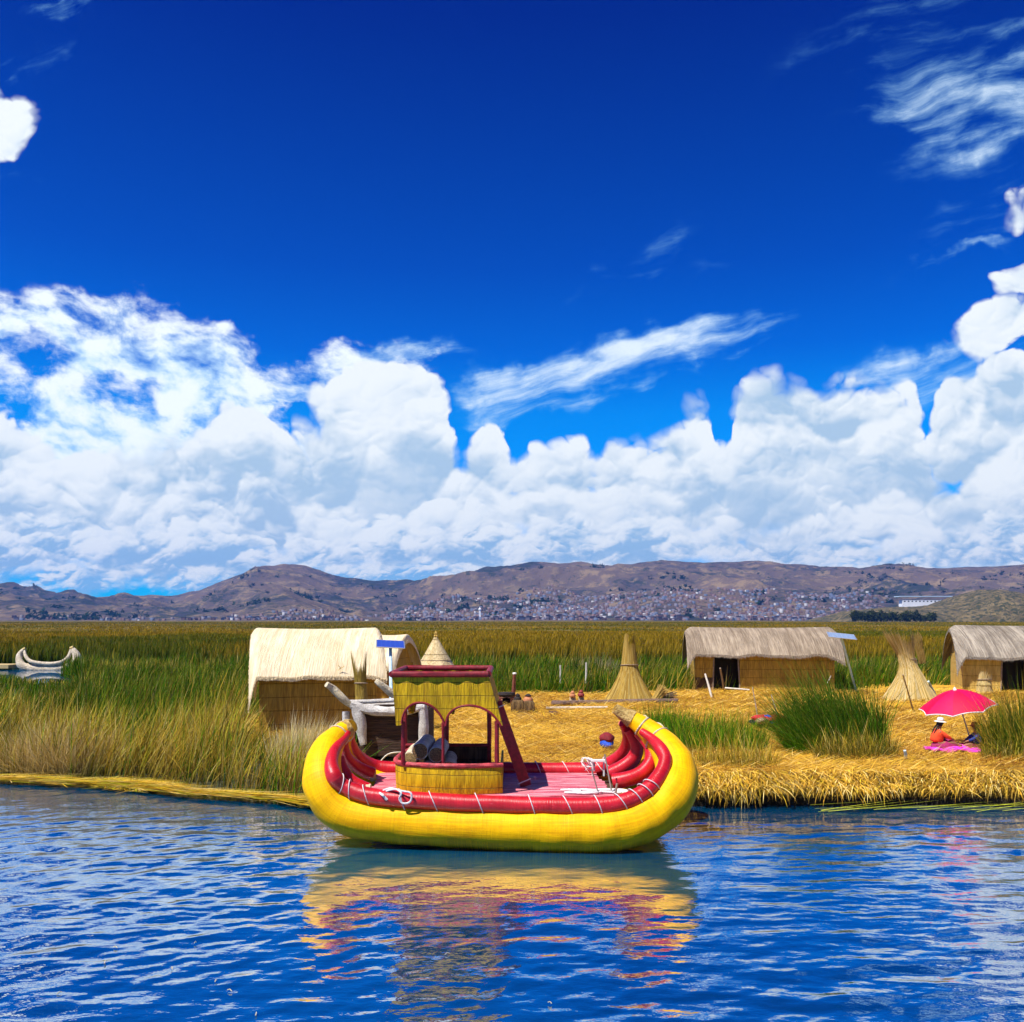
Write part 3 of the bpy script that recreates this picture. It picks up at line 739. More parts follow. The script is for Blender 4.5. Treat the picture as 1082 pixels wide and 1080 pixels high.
def clumps():
    g3 = GREEN[:3]; OL = [(.10, .12, .012), (.14, .13, .018), (.05, .09, .008)]
    def at(px, D): return (px-CX)/F*D
    # the dark clump leaning left before the middle hut
    D = 25.2; reed_clump('tall dark green reed clump leaning left in front of the hut with the doorway', at(884, D), D, 1.35, .7, 3600, 1.2, 3.15, (-.40, 0), g3, [(.06, .14, .008), (.12, .20, .012), (.26, .22, .03), (.03, .07, .006), (.20, .30, .03)], 1.25, spread=.2)
    reed_clump('yellow green reeds at the foot of the dark leaning clump', at(905, 24), 24, 1.1, .5, 1300, .4, 1.2, (-.15, 0), OL, DRY+OL, spread=.3)
    reed_clump('green reed clump mixed with dry stalks behind the yellow bow', at(757, 25.5), 25.5, 1.35, .9, 2600, .6, 1.5, (.05, 0), g3, GREEN+OL+DRY[:1], spread=.24)
    reed_clump('sparse straw coloured tuft on the edge between bow and bank', at(775, 22.3), 22.3, 1.1, .4, 700, .5, 1.3, (-.1, 0), OL, DRY, spread=.36)
    reed_clump('low green reeds behind the raised yellow bow tip', at(700, 27.5), 27.5, .9, 1.2, 1300, .7, 1.5, (0, 0), g3, GREEN+OL, spread=.22)
    reed_clump('olive green reed clump beside the red umbrella at the right edge', at(1078, 24.2), 24.2, .8, .8, 2200, 1.0, 2.35, (-.16, 0), g3+OL[:1], OL+DRY[:2]+[(.05, .08, .01)], 1.1, spread=.17)
    reed_clump('low yellow reeds standing behind the seated child', at(1062, 23.6), 23.6, .6, .4, 520, .35, .95, (-.1, 0), OL, DRY+OL, spread=.3)
    reed_clump('bushy tan dry reed clump bulging from the left shore', at(68, 24.6), 24.6, 1.5, .9, 4200, .9, 1.75, (-.12, -.1), [(.40, .27, .06), (.22, .16, .03)], [(.78, .56, .20), (.66, .45, .12), (.86, .68, .34)], 1.1, .02, spread=.32)
    reed_clump('pale feathery dry reeds in front of the big pale hut', at(322, 24.6), 24.6, .9, 1.0, 2600, 1.1, 1.85, (.18, 0), [(.42, .32, .08), (.20, .22, .02)], [(.86, .70, .34), (.74, .55, .20), (.9, .8, .5)], 1.0, .02, spread=.15)
    reed_clump('pale feathery dry tuft rising from reeds behind the wooden logs', at(628, 58), 58, 1.9, 1.0, 900, 1.4, 2.1, (.02, 0), [(.2, .15, .05)], [(.42, .32, .17), (.5, .4, .25)], 1.0, .02, spread=.13)
clumps()
# ---------------------------------------------------------------- the big yellow and red reed boat
def boat_mats():
    global M_YEL, M_RED, M_DECK, M_CABY, M_REDWOOD, M_DARKIN, M_ROPE, M_CUT, M_GREYREED, M_CREAM
    m, n, b = new_mat('yellow_wrapped_reed'); tc = n.node('ShaderNodeTexCoord'); uv = S(n, tc.outputs['UV']); ob = S(n, tc.outputs['Object'])
    u, v, _ = n.sep(uv)
    ring = n.noise(n.vmath('MULTIPLY', uv, (42, 1.5, 1)), 1., 2, .5); lon = n.noise(n.vmath('MULTIPLY', uv, (1.4, 60, 1)), 1., 2, .6); g = n.noise(ob, 1.3, 5, .65)
    wrap = n.step(n.math('ABSOLUTE', n.math('FRACT', u*13.+(g-.5)*.3)-.5), .0, .22)
    c = n.mix(n.step(g*.45+lon*.35+ring*.2, .38, .60), (.78, .36, .0), (.98, .53, .0))
    _, _, z = n.sep(ob)
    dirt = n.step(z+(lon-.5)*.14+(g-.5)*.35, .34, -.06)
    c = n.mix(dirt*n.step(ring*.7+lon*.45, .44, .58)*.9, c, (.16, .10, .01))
    c = n.mix(n.step(n.noise(ob, 3.7, 5, .7), .60, .70)*.35, c, (.55, .28, .005))
    n.put(b.inputs['Base Color'], c); b.inputs['Roughness'].default_value = .55; b.inputs['Specular IOR Level'].default_value = .16
    bump(n, b, ring*.7+lon*.9+wrap*.12+g*1.5, .5, .010); M_YEL = m
    m, n, b = new_mat('red_wrapped_tube'); tc = n.node('ShaderNodeTexCoord'); uv = S(n, tc.outputs['UV']); ob = S(n, tc.outputs['Object'])
    ring = n.noise(n.vmath('MULTIPLY', uv, (55, 2, 1)), 1., 3, .6); g = n.noise(ob, 2.2, 5, .7); wear = n.noise(n.vmath('MULTIPLY', uv, (7, 14, 1)), 1., 5, .75)
    c = n.mix(n.step(g*.6+ring*.4, .35, .65), (.40, .004, .010), (.62, .010, .022)); c = n.mix(n.step(wear, .60, .74)*.7, c, (.70, .22, .22))
    n.put(b.inputs['Base Color'], c); b.inputs['Roughness'].default_value = .38; b.inputs['Specular IOR Level'].default_value = .45
    bump(n, b, ring+g*.4, .6, .012); M_RED = m
    m, n, b = new_mat('worn_red_planks'); tc = n.node('ShaderNodeTexCoord'); ob = S(n, tc.outputs['Object'])
    x, y, z = n.sep(ob)
    gr = n.noise(n.vmath('MULTIPLY', ob, (1.6, 26, 10)), 1., 5, .7); w = n.noise(n.vmath('MULTIPLY', ob, (.9, 6, 4)), 1., 4, .65)
    c = n.mix(n.step(gr*.5+w*.5, .36, .60), (.38, .018, .045), (.68, .14, .19)); c = n.mix(n.step(gr, .48, .62)*.8, c, (.74, .44, .46)); c = n.mix(n.step(w, .56, .68)*.6, c, (.62, .40, .38))
    n.put(b.inputs['Base Color'], c); b.inputs['Roughness'].default_value = .6; bump(n, b, gr, .5, .008); M_DECK = m
    M_CABY = fibre('yellow_reed_mat', (.36, .20, .0), (.80, .50, .004), (34, 34, 2.2), .7, .9, .012, bands=(2, .235, .75))
    M_REDWOOD = plain('dark_red_paint', (.20, .008, .016), .55, .35, 14, .3)
    M_DARKIN = fibre('shaded_mat_inside', (.035, .018, .010), (.13, .075, .035), (30, 30, 3), .85, .8, .01, bands=(2, .2, .7))  # shade inside the cabin is put into this dark mat colour
    M_ROPE = plain('white_rope', (.72, .68, .66), .8, .12, 40, .6)
    M_CUT = plain('cut_reed_ends', (.30, .17, .05), .9, .6, 60, 1.)
    M_GREYREED = fibre('grey_wrapped_reed', (.44, .40, .34), (.76, .72, .66), (30, 30, 30), .7, .9, .012)
    M_CREAM = fibre('cream_reed_roll', (.46, .36, .20), (.78, .68, .48), (24, 24, 24), .75, .9, .012)
boat_mats()
def pth(l): return [P(*q[:3]) for q in l], [q[3] for q in l]
def mirror(l, c=18.15):
    out = []
    for px, py, D, r in l:
        x, y, z = P(px, py, D); out.append(((x, 2*c-y, z), r))
    return [a for a, b in out], [b for a, b in out]
def build_boat():
    root = thing('reed_boat', (P(520, 880, 18.15)[0], 18.15, 0), 'large bright yellow reed boat with curled ends, red rolls and two arched cabin', 'boat')
    H = [(371, 768, 18.05, .12), (361, 774, 17.95, .18), (349, 787, 17.6, .26), (342, 805, 17.25, .325), (342, 827, 16.95, .375), (353, 849, 16.85, .375), (378, 863, 16.78, .38), (430, 869, 16.72, .385), (520, 874, 16.6, .39), (610, 877, 16.48, .395), (660, 873, 16.5, .405), (692, 859, 16.65, .415), (711, 837, 16.9, .41), (714, 814, 17.25, .38), (705, 793, 17.6, .31), (690, 777, 17.88, .24), (674, 764, 18.02, .17), (661, 756, 18.08, .115), (650, 749, 18.1, .075)]
    for k, (p, r) in enumerate((pth(H), mirror(H))):
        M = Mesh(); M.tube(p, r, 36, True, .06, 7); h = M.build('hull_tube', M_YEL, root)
        # bindings near the two tips
        sp, sr = smooth_path([Vector(q) for q in p], r, 7)
        for i in (9, len(sp)-17, len(sp)-24):
            T = Mesh(); tube_ring(T, sp[i], sp[i+1]-sp[i-1], sr[i]*1.03, .018); T.build('binding', M_CREAM, h)
        T = Mesh(); T.tube(sp[-12:], [q*1.07+.008 for q in sr[-12:]], 22, True, .25); T.build('tip_wrap', bpy.data.materials.get('straw_tip') or fibre('straw_tip', (.34, .20, .05), (.70, .50, .18), (20, 20, 20), .8, 1., .02), h)
        T = Mesh(); T.tube(sp[:5], [q*1.07+.008 for q in sr[:5]], 22, True, .25); T.build('tip_wrap', bpy.data.materials['straw_tip'], h)
    def roll(name, pts, r=None, mir=False, lash=None):
        p, rr = mirror(pts, 18.3) if mir else pth(pts)
        M = Mesh(); M.tube(p, rr, 20, True, .05, 6); g = M.build(name, M_RED, root)
        if lash:
            sp, sr = smooth_path([Vector(q) for q in p], rr, 12); n_ = len(sp)
            for f in lash:
                i = int(f*n_); t = (sp[min(i+3, n_-1)]-sp[max(i-3, 0)]).normalized(); t = (t+Vector((.0, .25, .55))*random.uniform(.6, 1.1)).normalized()
                L = Mesh(); tube_ring(L, sp[i], t, sr[i]*1.035, .009, t.cross(Vector((0, 1, 0))), 1.25); L.build('rope_lashing', M_ROPE, g)
        return g
    A = [(368, 774, 17.83, .06), (363, 781, 17.68, .085), (354, 792, 17.25, .105), (350, 806, 16.86, .12), (353, 820, 16.64, .145), (363, 831, 16.68, .14), (390, 841, 16.6, .15), (440, 846, 16.52, .155), (520, 850, 16.45, .155), (600, 852, 16.38, .155), (650, 850, 16.38, .155), (680, 838, 16.5, .15), (697, 820, 16.75, .14), (703, 803, 16.98, .12), (698, 791, 17.2, .12), (689, 781, 17.5, .09), (678, 773, 17.72, .07)]
    roll('gunwale_roll', A, lash=[.30, .335, .37, .42, .455, .49, .53, .56, .60, .635, .665, .69, .715])
    Bl = [(359, 800, 17.4, .09), (362, 812, 17.35, .11), (370, 824, 17.3, .12), (380, 831, 17.3, .13), (389, 835, 17.3, .13)]
    Cl = [(366, 776, 18.15, .06), (364, 788, 18.2, .08), (367, 800, 18.3, .10), (376, 809, 18.5, .12), (386, 815, 18.6, .13), (394, 818, 18.65, .13)]
    Br = [(648, 826, 17.5, .145), (664, 823, 17.45, .145), (678, 817, 17.5, .14), (687, 806, 17.6, .13), (688, 793, 17.8, .12), (681, 783, 17.95, .09), (673, 775, 18.05, .07)]
    Cr = [(645, 817, 18.5, .14), (658, 811, 18.45, .15), (669, 802, 18.45, .145), (673, 791, 18.4, .125), (669, 780, 18.35, .10), (663, 771, 18.3, .08)]
    Dd = [(372, 764, 18.35, .06), (371, 775, 18.5, .07), (372, 787, 18.8, .09), (379, 799, 19.2, .12), (391, 808, 19.5, .145), (408, 812, 19.6, .15), (450, 813, 19.6, .15), (520, 813, 19.6, .15), (590, 813.5, 19.6, .15), (630, 812.5, 19.5, .155), (648, 806, 19.3, .16), (660, 795, 19.0, .15), (664, 782, 18.75, .125), (661, 770, 18.5, .09), (657, 764, 18.35, .07)]
    for l in (Bl, Cl, Br, Cr):
        g = roll('gunwale_roll', l)
    for l, c in ((Bl, Bl[-1]), (Cl, Cl[-1])):
        x, y, z = P(*c[:3]); M = Mesh(); M.tube([(x-.03, y, z), (x+.05, y, z)], [c[3]*1.06, c[3]*.9], 14, True, .2); M.build('cut_reed_end', M_CREAM, root)
    roll('gunwale_roll', Dd, lash=[.45, .5, .55, .58, .62, .66, .7])
    # deck planks
    z0 = .87; x0n, x1n = P(390, 0, 16.85)[0], P(653, 0, 16.85)[0]; x0f, x1f = P(400, 0, 19.35)[0], P(628, 0, 19.35)[0]
    deck = None; ny = 13
    for k in range(ny):
        t0, t1 = k/ny, (k+1)/ny; ya, yb = 16.8+2.62*t0+.008, 16.8+2.62*t1-.008; dz = random.uniform(-.006, .006)
        a, b = x0n+(x0f-x0n)*(t0+t1)/2+random.uniform(-.05, .05), x1n+(x1f-x1n)*(t0+t1)/2+random.uniform(-.06, .06)
        M = Mesh(); M.box(((a+b)/2, (ya+yb)/2, z0-.02+dz), (b-a, yb-ya, .04)); M.build('deck_plank', M_DECK, root)
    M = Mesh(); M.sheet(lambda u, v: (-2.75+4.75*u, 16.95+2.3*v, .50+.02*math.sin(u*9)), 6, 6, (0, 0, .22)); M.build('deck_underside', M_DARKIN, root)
    build_cabin(root)
    # small stanchions and ropes at the right end of the deck
    for (a, b, r) in (((634, 845, 17.0), (625, 812, 17.0), .012), ((646, 835, 17.0), (639, 797, 17.2), .014), ((650, 841, 16.9), (652, 828, 16.9), .02)):
        M = Mesh(); M.tube([P(*a), P(*b)], r, 8); M.build('stanchion', plain('grey_stick', (.25, .2, .17), .8) if 'grey_stick' not in bpy.data.materials else bpy.data.materials['grey_stick'], root)
    return root
def tube_ring(M, c, t, R_, r, up=None, ex=1.):
    t = Vector(t).normalized(); u = t.cross(Vector((0, 0, 1)))
    if u.length < .1: u = t.cross(Vector((0, 1, 0)))
    u.normalize(); v = t.cross(u).normalized()
    pts = [Vector(c)+u*math.cos(a)*R_*(1+.0*ex)+v*math.sin(a)*R_*ex for a in np.linspace(0, 2*math.pi, 29)]
    M.tube(pts, r, 6, False)
def arch_wall(s0, s1, topz, botf, yfun, xt, xb, th=.05, n=72):
    """wall whose lower edge is botf(s); x runs xt(s) at the top, xb(s) at the bottom"""
    M = Mesh()
    def fn(u, v):
        s = s0+(s1-s0)*u; zb = botf(s); z = topz+(zb-topz)*v; k = (topz-z)/(topz-2.05)
        x = xt[0]+(xt[1]-xt[0])*s; x2 = xb[0]+(xb[1]-xb[0])*s; y = yfun
        return (x+(x2-x)*k, y-.05*k+.012*math.sin(s*31), z)
    M.sheet(fn, n, 10, (0, th, 0)); return M
def build_cabin(root):
    cab = thing('cabin', (0, 0, 0), None, None); cab.parent = root; cab.location = Vector((P(472, 0, 18.1)[0], 18.1, .87))-root.location
    X = lambda px, D=17.05: (px-CX)/F*D
    yf, yb = 17.05, 19.2
    xt = (X(414), X(516)); xb = (X(419), X(532))
    def arches(s):
        # two pointed-round arches; s across the front
        z = 2.10
        for a, b, top in ((.055, .455, 2.52), (.475, .975, 2.47)):
            if a < s < b:
                q = (s-(a+b)/2)/((b-a)/2); z = max(z, 2.10+(top-2.10)*math.sqrt(max(0, 1-abs(q)**2.1)))
        return z
    arch_wall(0, 1, 3.0, arches, yf, xt, xb).build('upper_wall', M_CABY, cab)
    arch_wall(0, 1, 3.0, arches, yb, xt, xb).build('upper_wall', M_CABY, cab)
    # side upper walls
    for s in (0, 1):
        M = Mesh()
        def fn(u, v):
            q = (u-.5)*2; zb = 2.12+.34*math.sqrt(max(0, 1-min(1, abs(q)*1.15)**2.2)); z = 3.0+(zb-3.0)*v; k = (3.0-z)/.95
            return (xt[s]+(xb[s]-xt[s])*k, yf+.05+(yb-yf-.05)*u, z)
        M.sheet(fn, 30, 8, (.045 if s == 0 else -.045, 0, 0)); M.build('upper_wall', M_CABY, cab)
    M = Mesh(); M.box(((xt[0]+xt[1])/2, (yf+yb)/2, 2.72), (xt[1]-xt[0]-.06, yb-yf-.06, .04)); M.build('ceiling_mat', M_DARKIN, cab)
    # top rim
    zt = 3.02; c4 = [(xt[0], yf, zt), (xt[1], yf, zt), (xt[1], yb+.03, zt), (xt[0], yb+.03, zt)]
    for a, b in zip(c4, c4[1:]+c4[:1]):
        M = Mesh(); M.tube([Vector(a), (Vector(a)+Vector(b))/2, Vector(b)], .058, 12, True, .15, 4); M.build('top_rail', M_REDWOOD, cab)
    # braided edge following the arches
    def edge(yy, name='arch_trim'):
        for (s0, s1) in ((.055, .462), (.468, .985)):
            pts = []
            for s in np.linspace(s0, s1, 33):
                z = arches(min(max(s, s0+.001), s1-.001)); k = (3.0-z)/.95
                x = xt[0]+(xt[1]-xt[0])*s; x2 = xb[0]+(xb[1]-xb[0])*s; pts.append((x+(x2-x)*k, yy-.05*k-.012, z-.01))
            M = Mesh(); M.tube(pts, .021, 8, True, .3); M.build(name, M_REDWOOD, cab)
    edge(yf); edge(yb+.05)
    # posts
    zr = 1.38
    for px, y, zz in ((425.5, yf+.08, 2.16), (468.3, yf-.04, 2.16), (525, yf-.02, 2.18)):
        M = Mesh(); M.tube([(X(px)+random.uniform(-.01, .01), y, 1.37), (X(px), y, 1.6), (X(px), y, zz)], [.040 if px != 468.3 else .028]*3, 10, True, .15, 4); M.build('post', M_REDWOOD, cab)
    for px, y, zz in ((428, yb, 2.2), (472, yb, 2.2), (517, yb, 2.2)):
        x = (px-CX)/F*yb; M = Mesh(); M.tube([(x, y, .88), (x, y, 1.5), (x, y, zz)], .045, 10, True, .15, 4); M.build('post', M_REDWOOD, cab)
    # lower wall, bulging round the front left corner
    plan = [(X(434, yb), yb-.1), (X(424, 18.4), 18.4), (X(419, 17.85), 17.85), (X(419, 17.45), 17.45), (X(427, 17.18), 17.18), (X(445, 17.02), 17.02), (X(470), 16.94), (X(500), 16.92), (X(522), 16.97), (X(531), 17.03)]
    pl, _ = smooth_path([Vector((a, b, 0)) for a, b in plan], [0]*len(plan), 6); n_ = len(pl)-1
    def fn(u, v):
        f = u*n_; i = min(int(f), n_-1); q = pl[i].lerp(pl[i+1], f-i); k = 1+.02*(1-abs(2*v-1))
        return (q.x+.015*(v-.5), q.y-.03*math.sin(v*math.pi)+(.0), 1.36-.475*v)
    M = Mesh(); M.sheet(fn, n_, 8, (.0, .045, 0)); M.build('lower_wall', M_CABY, cab)
    M = Mesh(); M.tube([(q.x, q.y+.01, 1.385) for q in pl], .045, 10, True, .25); M.build('lower_rail', plain('worn_red_rail', (.42, .05, .06), .6, .5, 9, .5), cab)
    M = Mesh(); M.sheet(lambda u, v: (X(531)+.0, 17.08+(yb-17.08)*u, 1.36-.475*v), 6, 4, (-.04, 0, 0)); M.build('lower_wall', M_CABY, cab)
    xl, xr = (428-CX)/F*yb, (519-CX)/F*yb
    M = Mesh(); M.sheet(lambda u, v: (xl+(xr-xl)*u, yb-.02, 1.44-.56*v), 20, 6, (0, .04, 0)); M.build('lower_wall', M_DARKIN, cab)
    M = Mesh(); M.tube([(xl, yb-.02, 1.46), ((xl+xr)/2, yb-.02, 1.465), (xr, yb-.02, 1.46)], .035, 10, True, .2, 5); M.build('lower_rail', M_REDWOOD, cab)
BOAT = build_boat()

def bundles():
    """rolled reed bundles stacked in the cabin"""
    mg = M_GREYREED; mt = M_CREAM; k = 0
    rows = [(443.7, 793.7, .155, mg, 'fat grey reed bundle with dark cut end, top left of the cabin pile'), (461, 797.5, .145, mg, 'grey reed bundle with dark cut end, top right of the cabin pile'),
            (433, 802.5, .13, mt, 'tan reed bundle at the left of the pile under the first arch'), (452.6, 813, .14, mt, 'tan reed bundle under the two grey ones, its top just above the rail'), (474, 811.5, .13, mt, 'tan reed bundle at the right of the pile beside the middle post')]
    for px, py, r, mat, lab in rows:
        a = Vector(P(px, py, 17.5)); b = a+Vector((.03-.02*k, 1.25, 0.01))
        o = thing('reed_bundle', a, lab, 'reed bundle', 'reed bundles stacked in the cabin')
        M = Mesh(); M.tube([a, a.lerp(b, .5), b], [r, r*1.04, r], 20, True, .08, 4); w = M.build('bundle_body', mat, o)
        M = Mesh(); M.lathe(a-Vector((0, .012, 0)), [(0.001, .012), (r*.5, .004), (r*.9, .0), (r*.93, -.02)], 20, tilt=Matrix.Rotation(R(90), 3, 'X')); M.build('cut_end', plain('dark_cut_end_%d' % k, (.22, .12, .05) if mat is mg else (.34, .22, .08), .95, .8, 55, 1.) , o)
        k += 1
    for px, py, r in ((437, 822, .14), (456, 826, .14), (474, 826, .14)):
        a = Vector(P(px, py, 17.5)); a.z = .88+r; o = thing('reed_bundle', a, 'reed bundle in the bottom row of the pile, hidden behind the cabin wall', 'reed bundle', 'reed bundles in the bottom row of the cabin pile')
        M = Mesh(); M.tube([a, a+Vector((0, 1.25, 0))], r, 18, True, .08); M.build('bundle_body', mt, o)
bundles()
def boat_extras():
    # leaning board against the cabin
    o = thing('gangplank', P(555, 831, 17.8), 'dark red board leaning from the deck against the right side of the cabin', 'plank')
    a = Vector(P(556, 830.5, 17.75)); b = Vector(P(524.5, 742, 17.55)); M = Mesh(); M.beam(a, b, .045, .205, up=(1, 0, .3)); M.build('board', M_REDWOOD, o)
    for f in (.06, .94):
        q = a.lerp(b, f); M = Mesh(); M.tube([q+Vector((-.12, -.03, -.05)), q+Vector((.12, -.03, .05))], .012, 6); M.build('rope_tie', M_ROPE, o)
    def rope(pts, r, lab, cat='rope', N=1, jit=0.):
        M = Mesh(); M.tube(pts, r, 7, True, .2, 5); o = M.build('rope', M_ROPE, origin=pts[0]); tag(o, lab, cat); return o
    # loop hanging over the near roll
    rope([P(q[0], q[1], q[2]) for q in ((400, 838, 16.55), (412, 833, 16.5), (425, 836, 16.38), (434, 838, 16.33), (434.5, 845, 16.33), (431, 848.5, 16.34), (425, 848.5, 16.34), (422, 844, 16.34), (424, 838, 16.33), (418, 834, 16.42), (408, 836, 16.5))], .017, 'white rope with a loop hanging over the red roll, left of the cabin')
    rope([P(*q) for q in ((398, 836, 16.6), (404, 840, 16.38), (406, 842, 16.38), (409, 845, 16.38), (407, 844, 16.38))], .022, 'short frayed white rope end on the red roll, left of the hanging loop')
    pts = []
    for k in range(60):
        a = k*.55; rr = .32+.17*math.sin(k*1.7); pts.append((P(627, 840, 16.95)[0]+math.cos(a)*rr*1.35, 17.12+math.sin(a)*rr*.5, .895+.025*math.sin(k*2.3)**2))
    rope(pts, .014, 'tangled coil of pale rope lying on the right end of the deck')
    pts = [(P(619, 0, 19)[0]+.13*math.sin(k*1.9)*(1-k/40)+.006*k, 19.05+.1*math.cos(k*2.6), .95+.27*abs(math.sin(k*.9))) for k in range(26)]
    rope(pts, .011, 'knotted white rope at the far edge of the deck by the right bow')
    # white sack under the far right rail
    M = Mesh(); M.box((P(632, 0, 18.9)[0], 18.9, 1.19), (.28, .15, .035)); M.box((P(626, 0, 18.9)[0], 18.9, 1.03), (.03, .03, .3)); M.box((P(638, 0, 18.9)[0], 18.9, 1.03), (.03, .03, .3)); o = M.build('white_board', plain('white_paint', (.75, .75, .72), .6), origin=(P(632, 0, 18.9)[0], 18.9, .9)); tag(o, 'small white board lying across the right end of the boat', 'board')
    rope([(P(x, 0, 17.0)[0], 16.86+.05*math.sin(x), .93+.02*math.sin(x*2.1)) for x in np.linspace(392, 432, 22)], .017, 'white rope bundle on the deck edge in front of the cabin corner')
boat_extras()
# ---------------------------------------------------------------- huts
M_ROOFNEW = fibre('pale_new_thatch', (.66, .50, .28), (.86, .74, .52), (26, 1.6, 1.6), .7, .7, .02, spec=.2)
M_ROOFOLD = fibre('grey_old_thatch', (.19, .14, .095), (.44, .35, .25), (20, 1.3, 1.3), .8, .9, .03, spec=.15)
M_ROOFOLD2 = fibre('grey_ribbed_thatch', (.16, .13, .10), (.42, .36, .28), (14, 1.0, 1.0), .8, 1., .04, spec=.15)
M_WALLREED = fibre('brown_reed_wall', (.28, .155, .018), (.60, .36, .045), (24, 24, 2.), .75, .8, .015, bands=(2, .42, .5))
M_WALLTAN = fibre('tan_reed_wall', (.44, .27, .05), (.74, .50, .12), (22, 22, 2.), .75, .8, .015, bands=(2, .5, .4))
M_WALLDARK = fibre('dark_low_wall', (.05, .025, .014), (.15, .085, .045), (14, 14, 2.), .85, .8, .015, bands=(2, .35, .8))  # darker strip along the lower wall left of the door
M_WOODOLD = plain('weathered_stick', (.30, .22, .15), .85, .35, 12, .5)
M_WOODPALE = plain('pale_stick', (.62, .56, .46), .8, .2, 12, .5)
M_PANEL = None
def panel_mat(name, a, b_, gl):
    m, n, b = new_mat(name); tc = n.node('ShaderNodeTexCoord'); ob = S(n, tc.outputs['UV']); u, v, _ = n.sep(ob)
    lu = n.math('ABSOLUTE', n.math('FRACT', u*6)-.5); lv = n.math('ABSOLUTE', n.math('FRACT', v*9)-.5)
    l = n.math('MAXIMUM', n.step(lu, .44, .49), n.step(lv, .44, .49))
    n.put(b.inputs['Base Color'], n.mix(l*.5, a, b_)); b.inputs['Roughness'].default_value = gl; b.inputs['Specular IOR Level'].default_value = .6; return m
def hut(label, x0, x1, y0, y1, eave, ridge, roofmat, wallmat, droop=(.9, .1), door=None, yaw=0., over=.45, darkpart=None, name='reed_hut', sag=.06, doorx=None, wh=None):
    fr_col = {'pale_new_thatch': (.78, .62, .38), 'grey_old_thatch': (.40, .32, .24), 'grey_ribbed_thatch': (.36, .31, .25)}[roofmat.name]
    """x0..x1 wall extent, y0..y1 depth, eave/ridge heights above the island"""
    c = Vector(((x0+x1)/2, (y0+y1)/2, GZ)); root = thing(name, c, label, 'hut')
    Rm = Matrix.Rotation(yaw, 3, 'Z')
    def W(p): return c+Rm @ (Vector(p)-c)
    wz = GZ+(wh or eave+.12)
    def wall(a, b, mat, z0=GZ-.1, z1=None, nm='wall'):
        M = Mesh(); a = Vector(a); b = Vector(b); nrm = Vector((a.y-b.y, b.x-a.x, 0)).normalized()*.07
        M.sheet(lambda u, v: W((a.x+(b.x-a.x)*u, a.y+(b.y-a.y)*u+.015*math.sin(u*23), z0+((z1 or wz)-z0)*v)), 16, 4, Rm @ nrm); return M.build(nm, mat, root)
    if door:
        d0, d1 = door
        if darkpart: wall((x0, y0), (d0, y0), wallmat, GZ+.62); wall((x0+.02, y0-.015), (d0-.02, y0-.015), darkpart, GZ-.1, GZ+.62, 'low_wall_dark')
        else: wall((x0, y0), (d0, y0), wallmat)
        wall((d1, y0), (x1, y0), wallmat)
        for a, b in (((d0, y0-.02, GZ), (d0+.05, y0-.02, wz)), ((d1, y0-.02, GZ), (d1-.1, y0-.02, wz))):
            M = Mesh(); M.tube([W(a), W(b)], .035, 8); M.build('door_post', M_WOODOLD, root)
        M = Mesh(); M.sheet(lambda u, v: W((d0+.06+(d1-d0-.1)*u, y0+.5+.05*math.sin(u*14), GZ+.05+(wz-GZ-.1)*v)), 14, 4, Rm @ Vector((0, .03, 0))); M.build('doorway_dark', plain('dark_sheet', (.012, .009, .008), .9), root)  # near-black sheet: the shade inside the doorway put into its colour
    else: wall((x0, y0), (x1, y0), wallmat)
    wall((x1, y0+.08), (x1, y1-.08), wallmat); wall((x1, y1), (x0, y1), wallmat); wall((x0, y1-.08), (x0, y0+.08), wallmat)
    # roof: one thick mat thrown over the ridge, with a wavy eave and drooping corners
    ym = (y0+y1)/2; hw = (y1-y0)/2+over; rx0, rx1 = x0-over*.7, x1+over*.7
    def roof(u, v):
        x = rx0+(rx1-rx0)*u; q = (v-.5)*2
        e = GZ+eave+.05+sag*math.sin(u*17)+sag*.6*math.sin(u*31+1)
        dl = droop[0]*max(0, 1-u/.06)**1.5; dr = droop[1]*max(0, 1-(1-u)/.11)**1.5
        if dl or dr: e = e-(dl+dr)*abs(q)**2.2
        rz = GZ+ridge-.05*math.sin(u*math.pi)-.22*(max(0, 1-u/.05)**2)-.22*(max(0, 1-(1-u)/.05)**2)
        z = e+(rz-e)*(1-abs(q)**1.45); y = ym+hw*(q*.72+.28*math.sin(q*math.pi/2))
        return W((x, y, z))
    M = Mesh(); M.sheet(roof, 90, 28, (0, 0, -.12)); r_ = M.build('roof', roofmat, root)
    # frayed ends hanging from the eave and the side edges
    Vs = []; Ts = []; Cs = []
    for k in range(1500):
        if random.random() < .72: u, v = random.random(), 0.
        else: u, v = (0. if random.random() < .5 else 1.), random.uniform(0, .5)
        p_ = roof(u, v)-Vector((0, random.uniform(0, .02), random.uniform(.0, .12))); L = random.uniform(.03, .16)*(.25 if roofmat is M_ROOFNEW else .7)*(1 if v == 0 else .7); w_ = random.uniform(.012, .03)
        o_ = len(Vs); Vs += [tuple(p_+Vector((-w_/2, 0, .02))), tuple(p_+Vector((w_/2, 0, .02))), tuple(p_+Vector((random.uniform(-.03, .03), random.uniform(-.05, .01), -L)))]; Ts.append((o_, o_+1, o_+2))
        q_ = random.uniform(.6, 1.15); cc_ = fr_col; Cs += [(cc_[0]*q_, cc_[1]*q_, cc_[2]*q_)]*3
    fast_mesh('thatch_fringe', np.array(Vs), None, np.array(Ts, np.int32), np.array(Cs), M_STRAW, parent=r_)
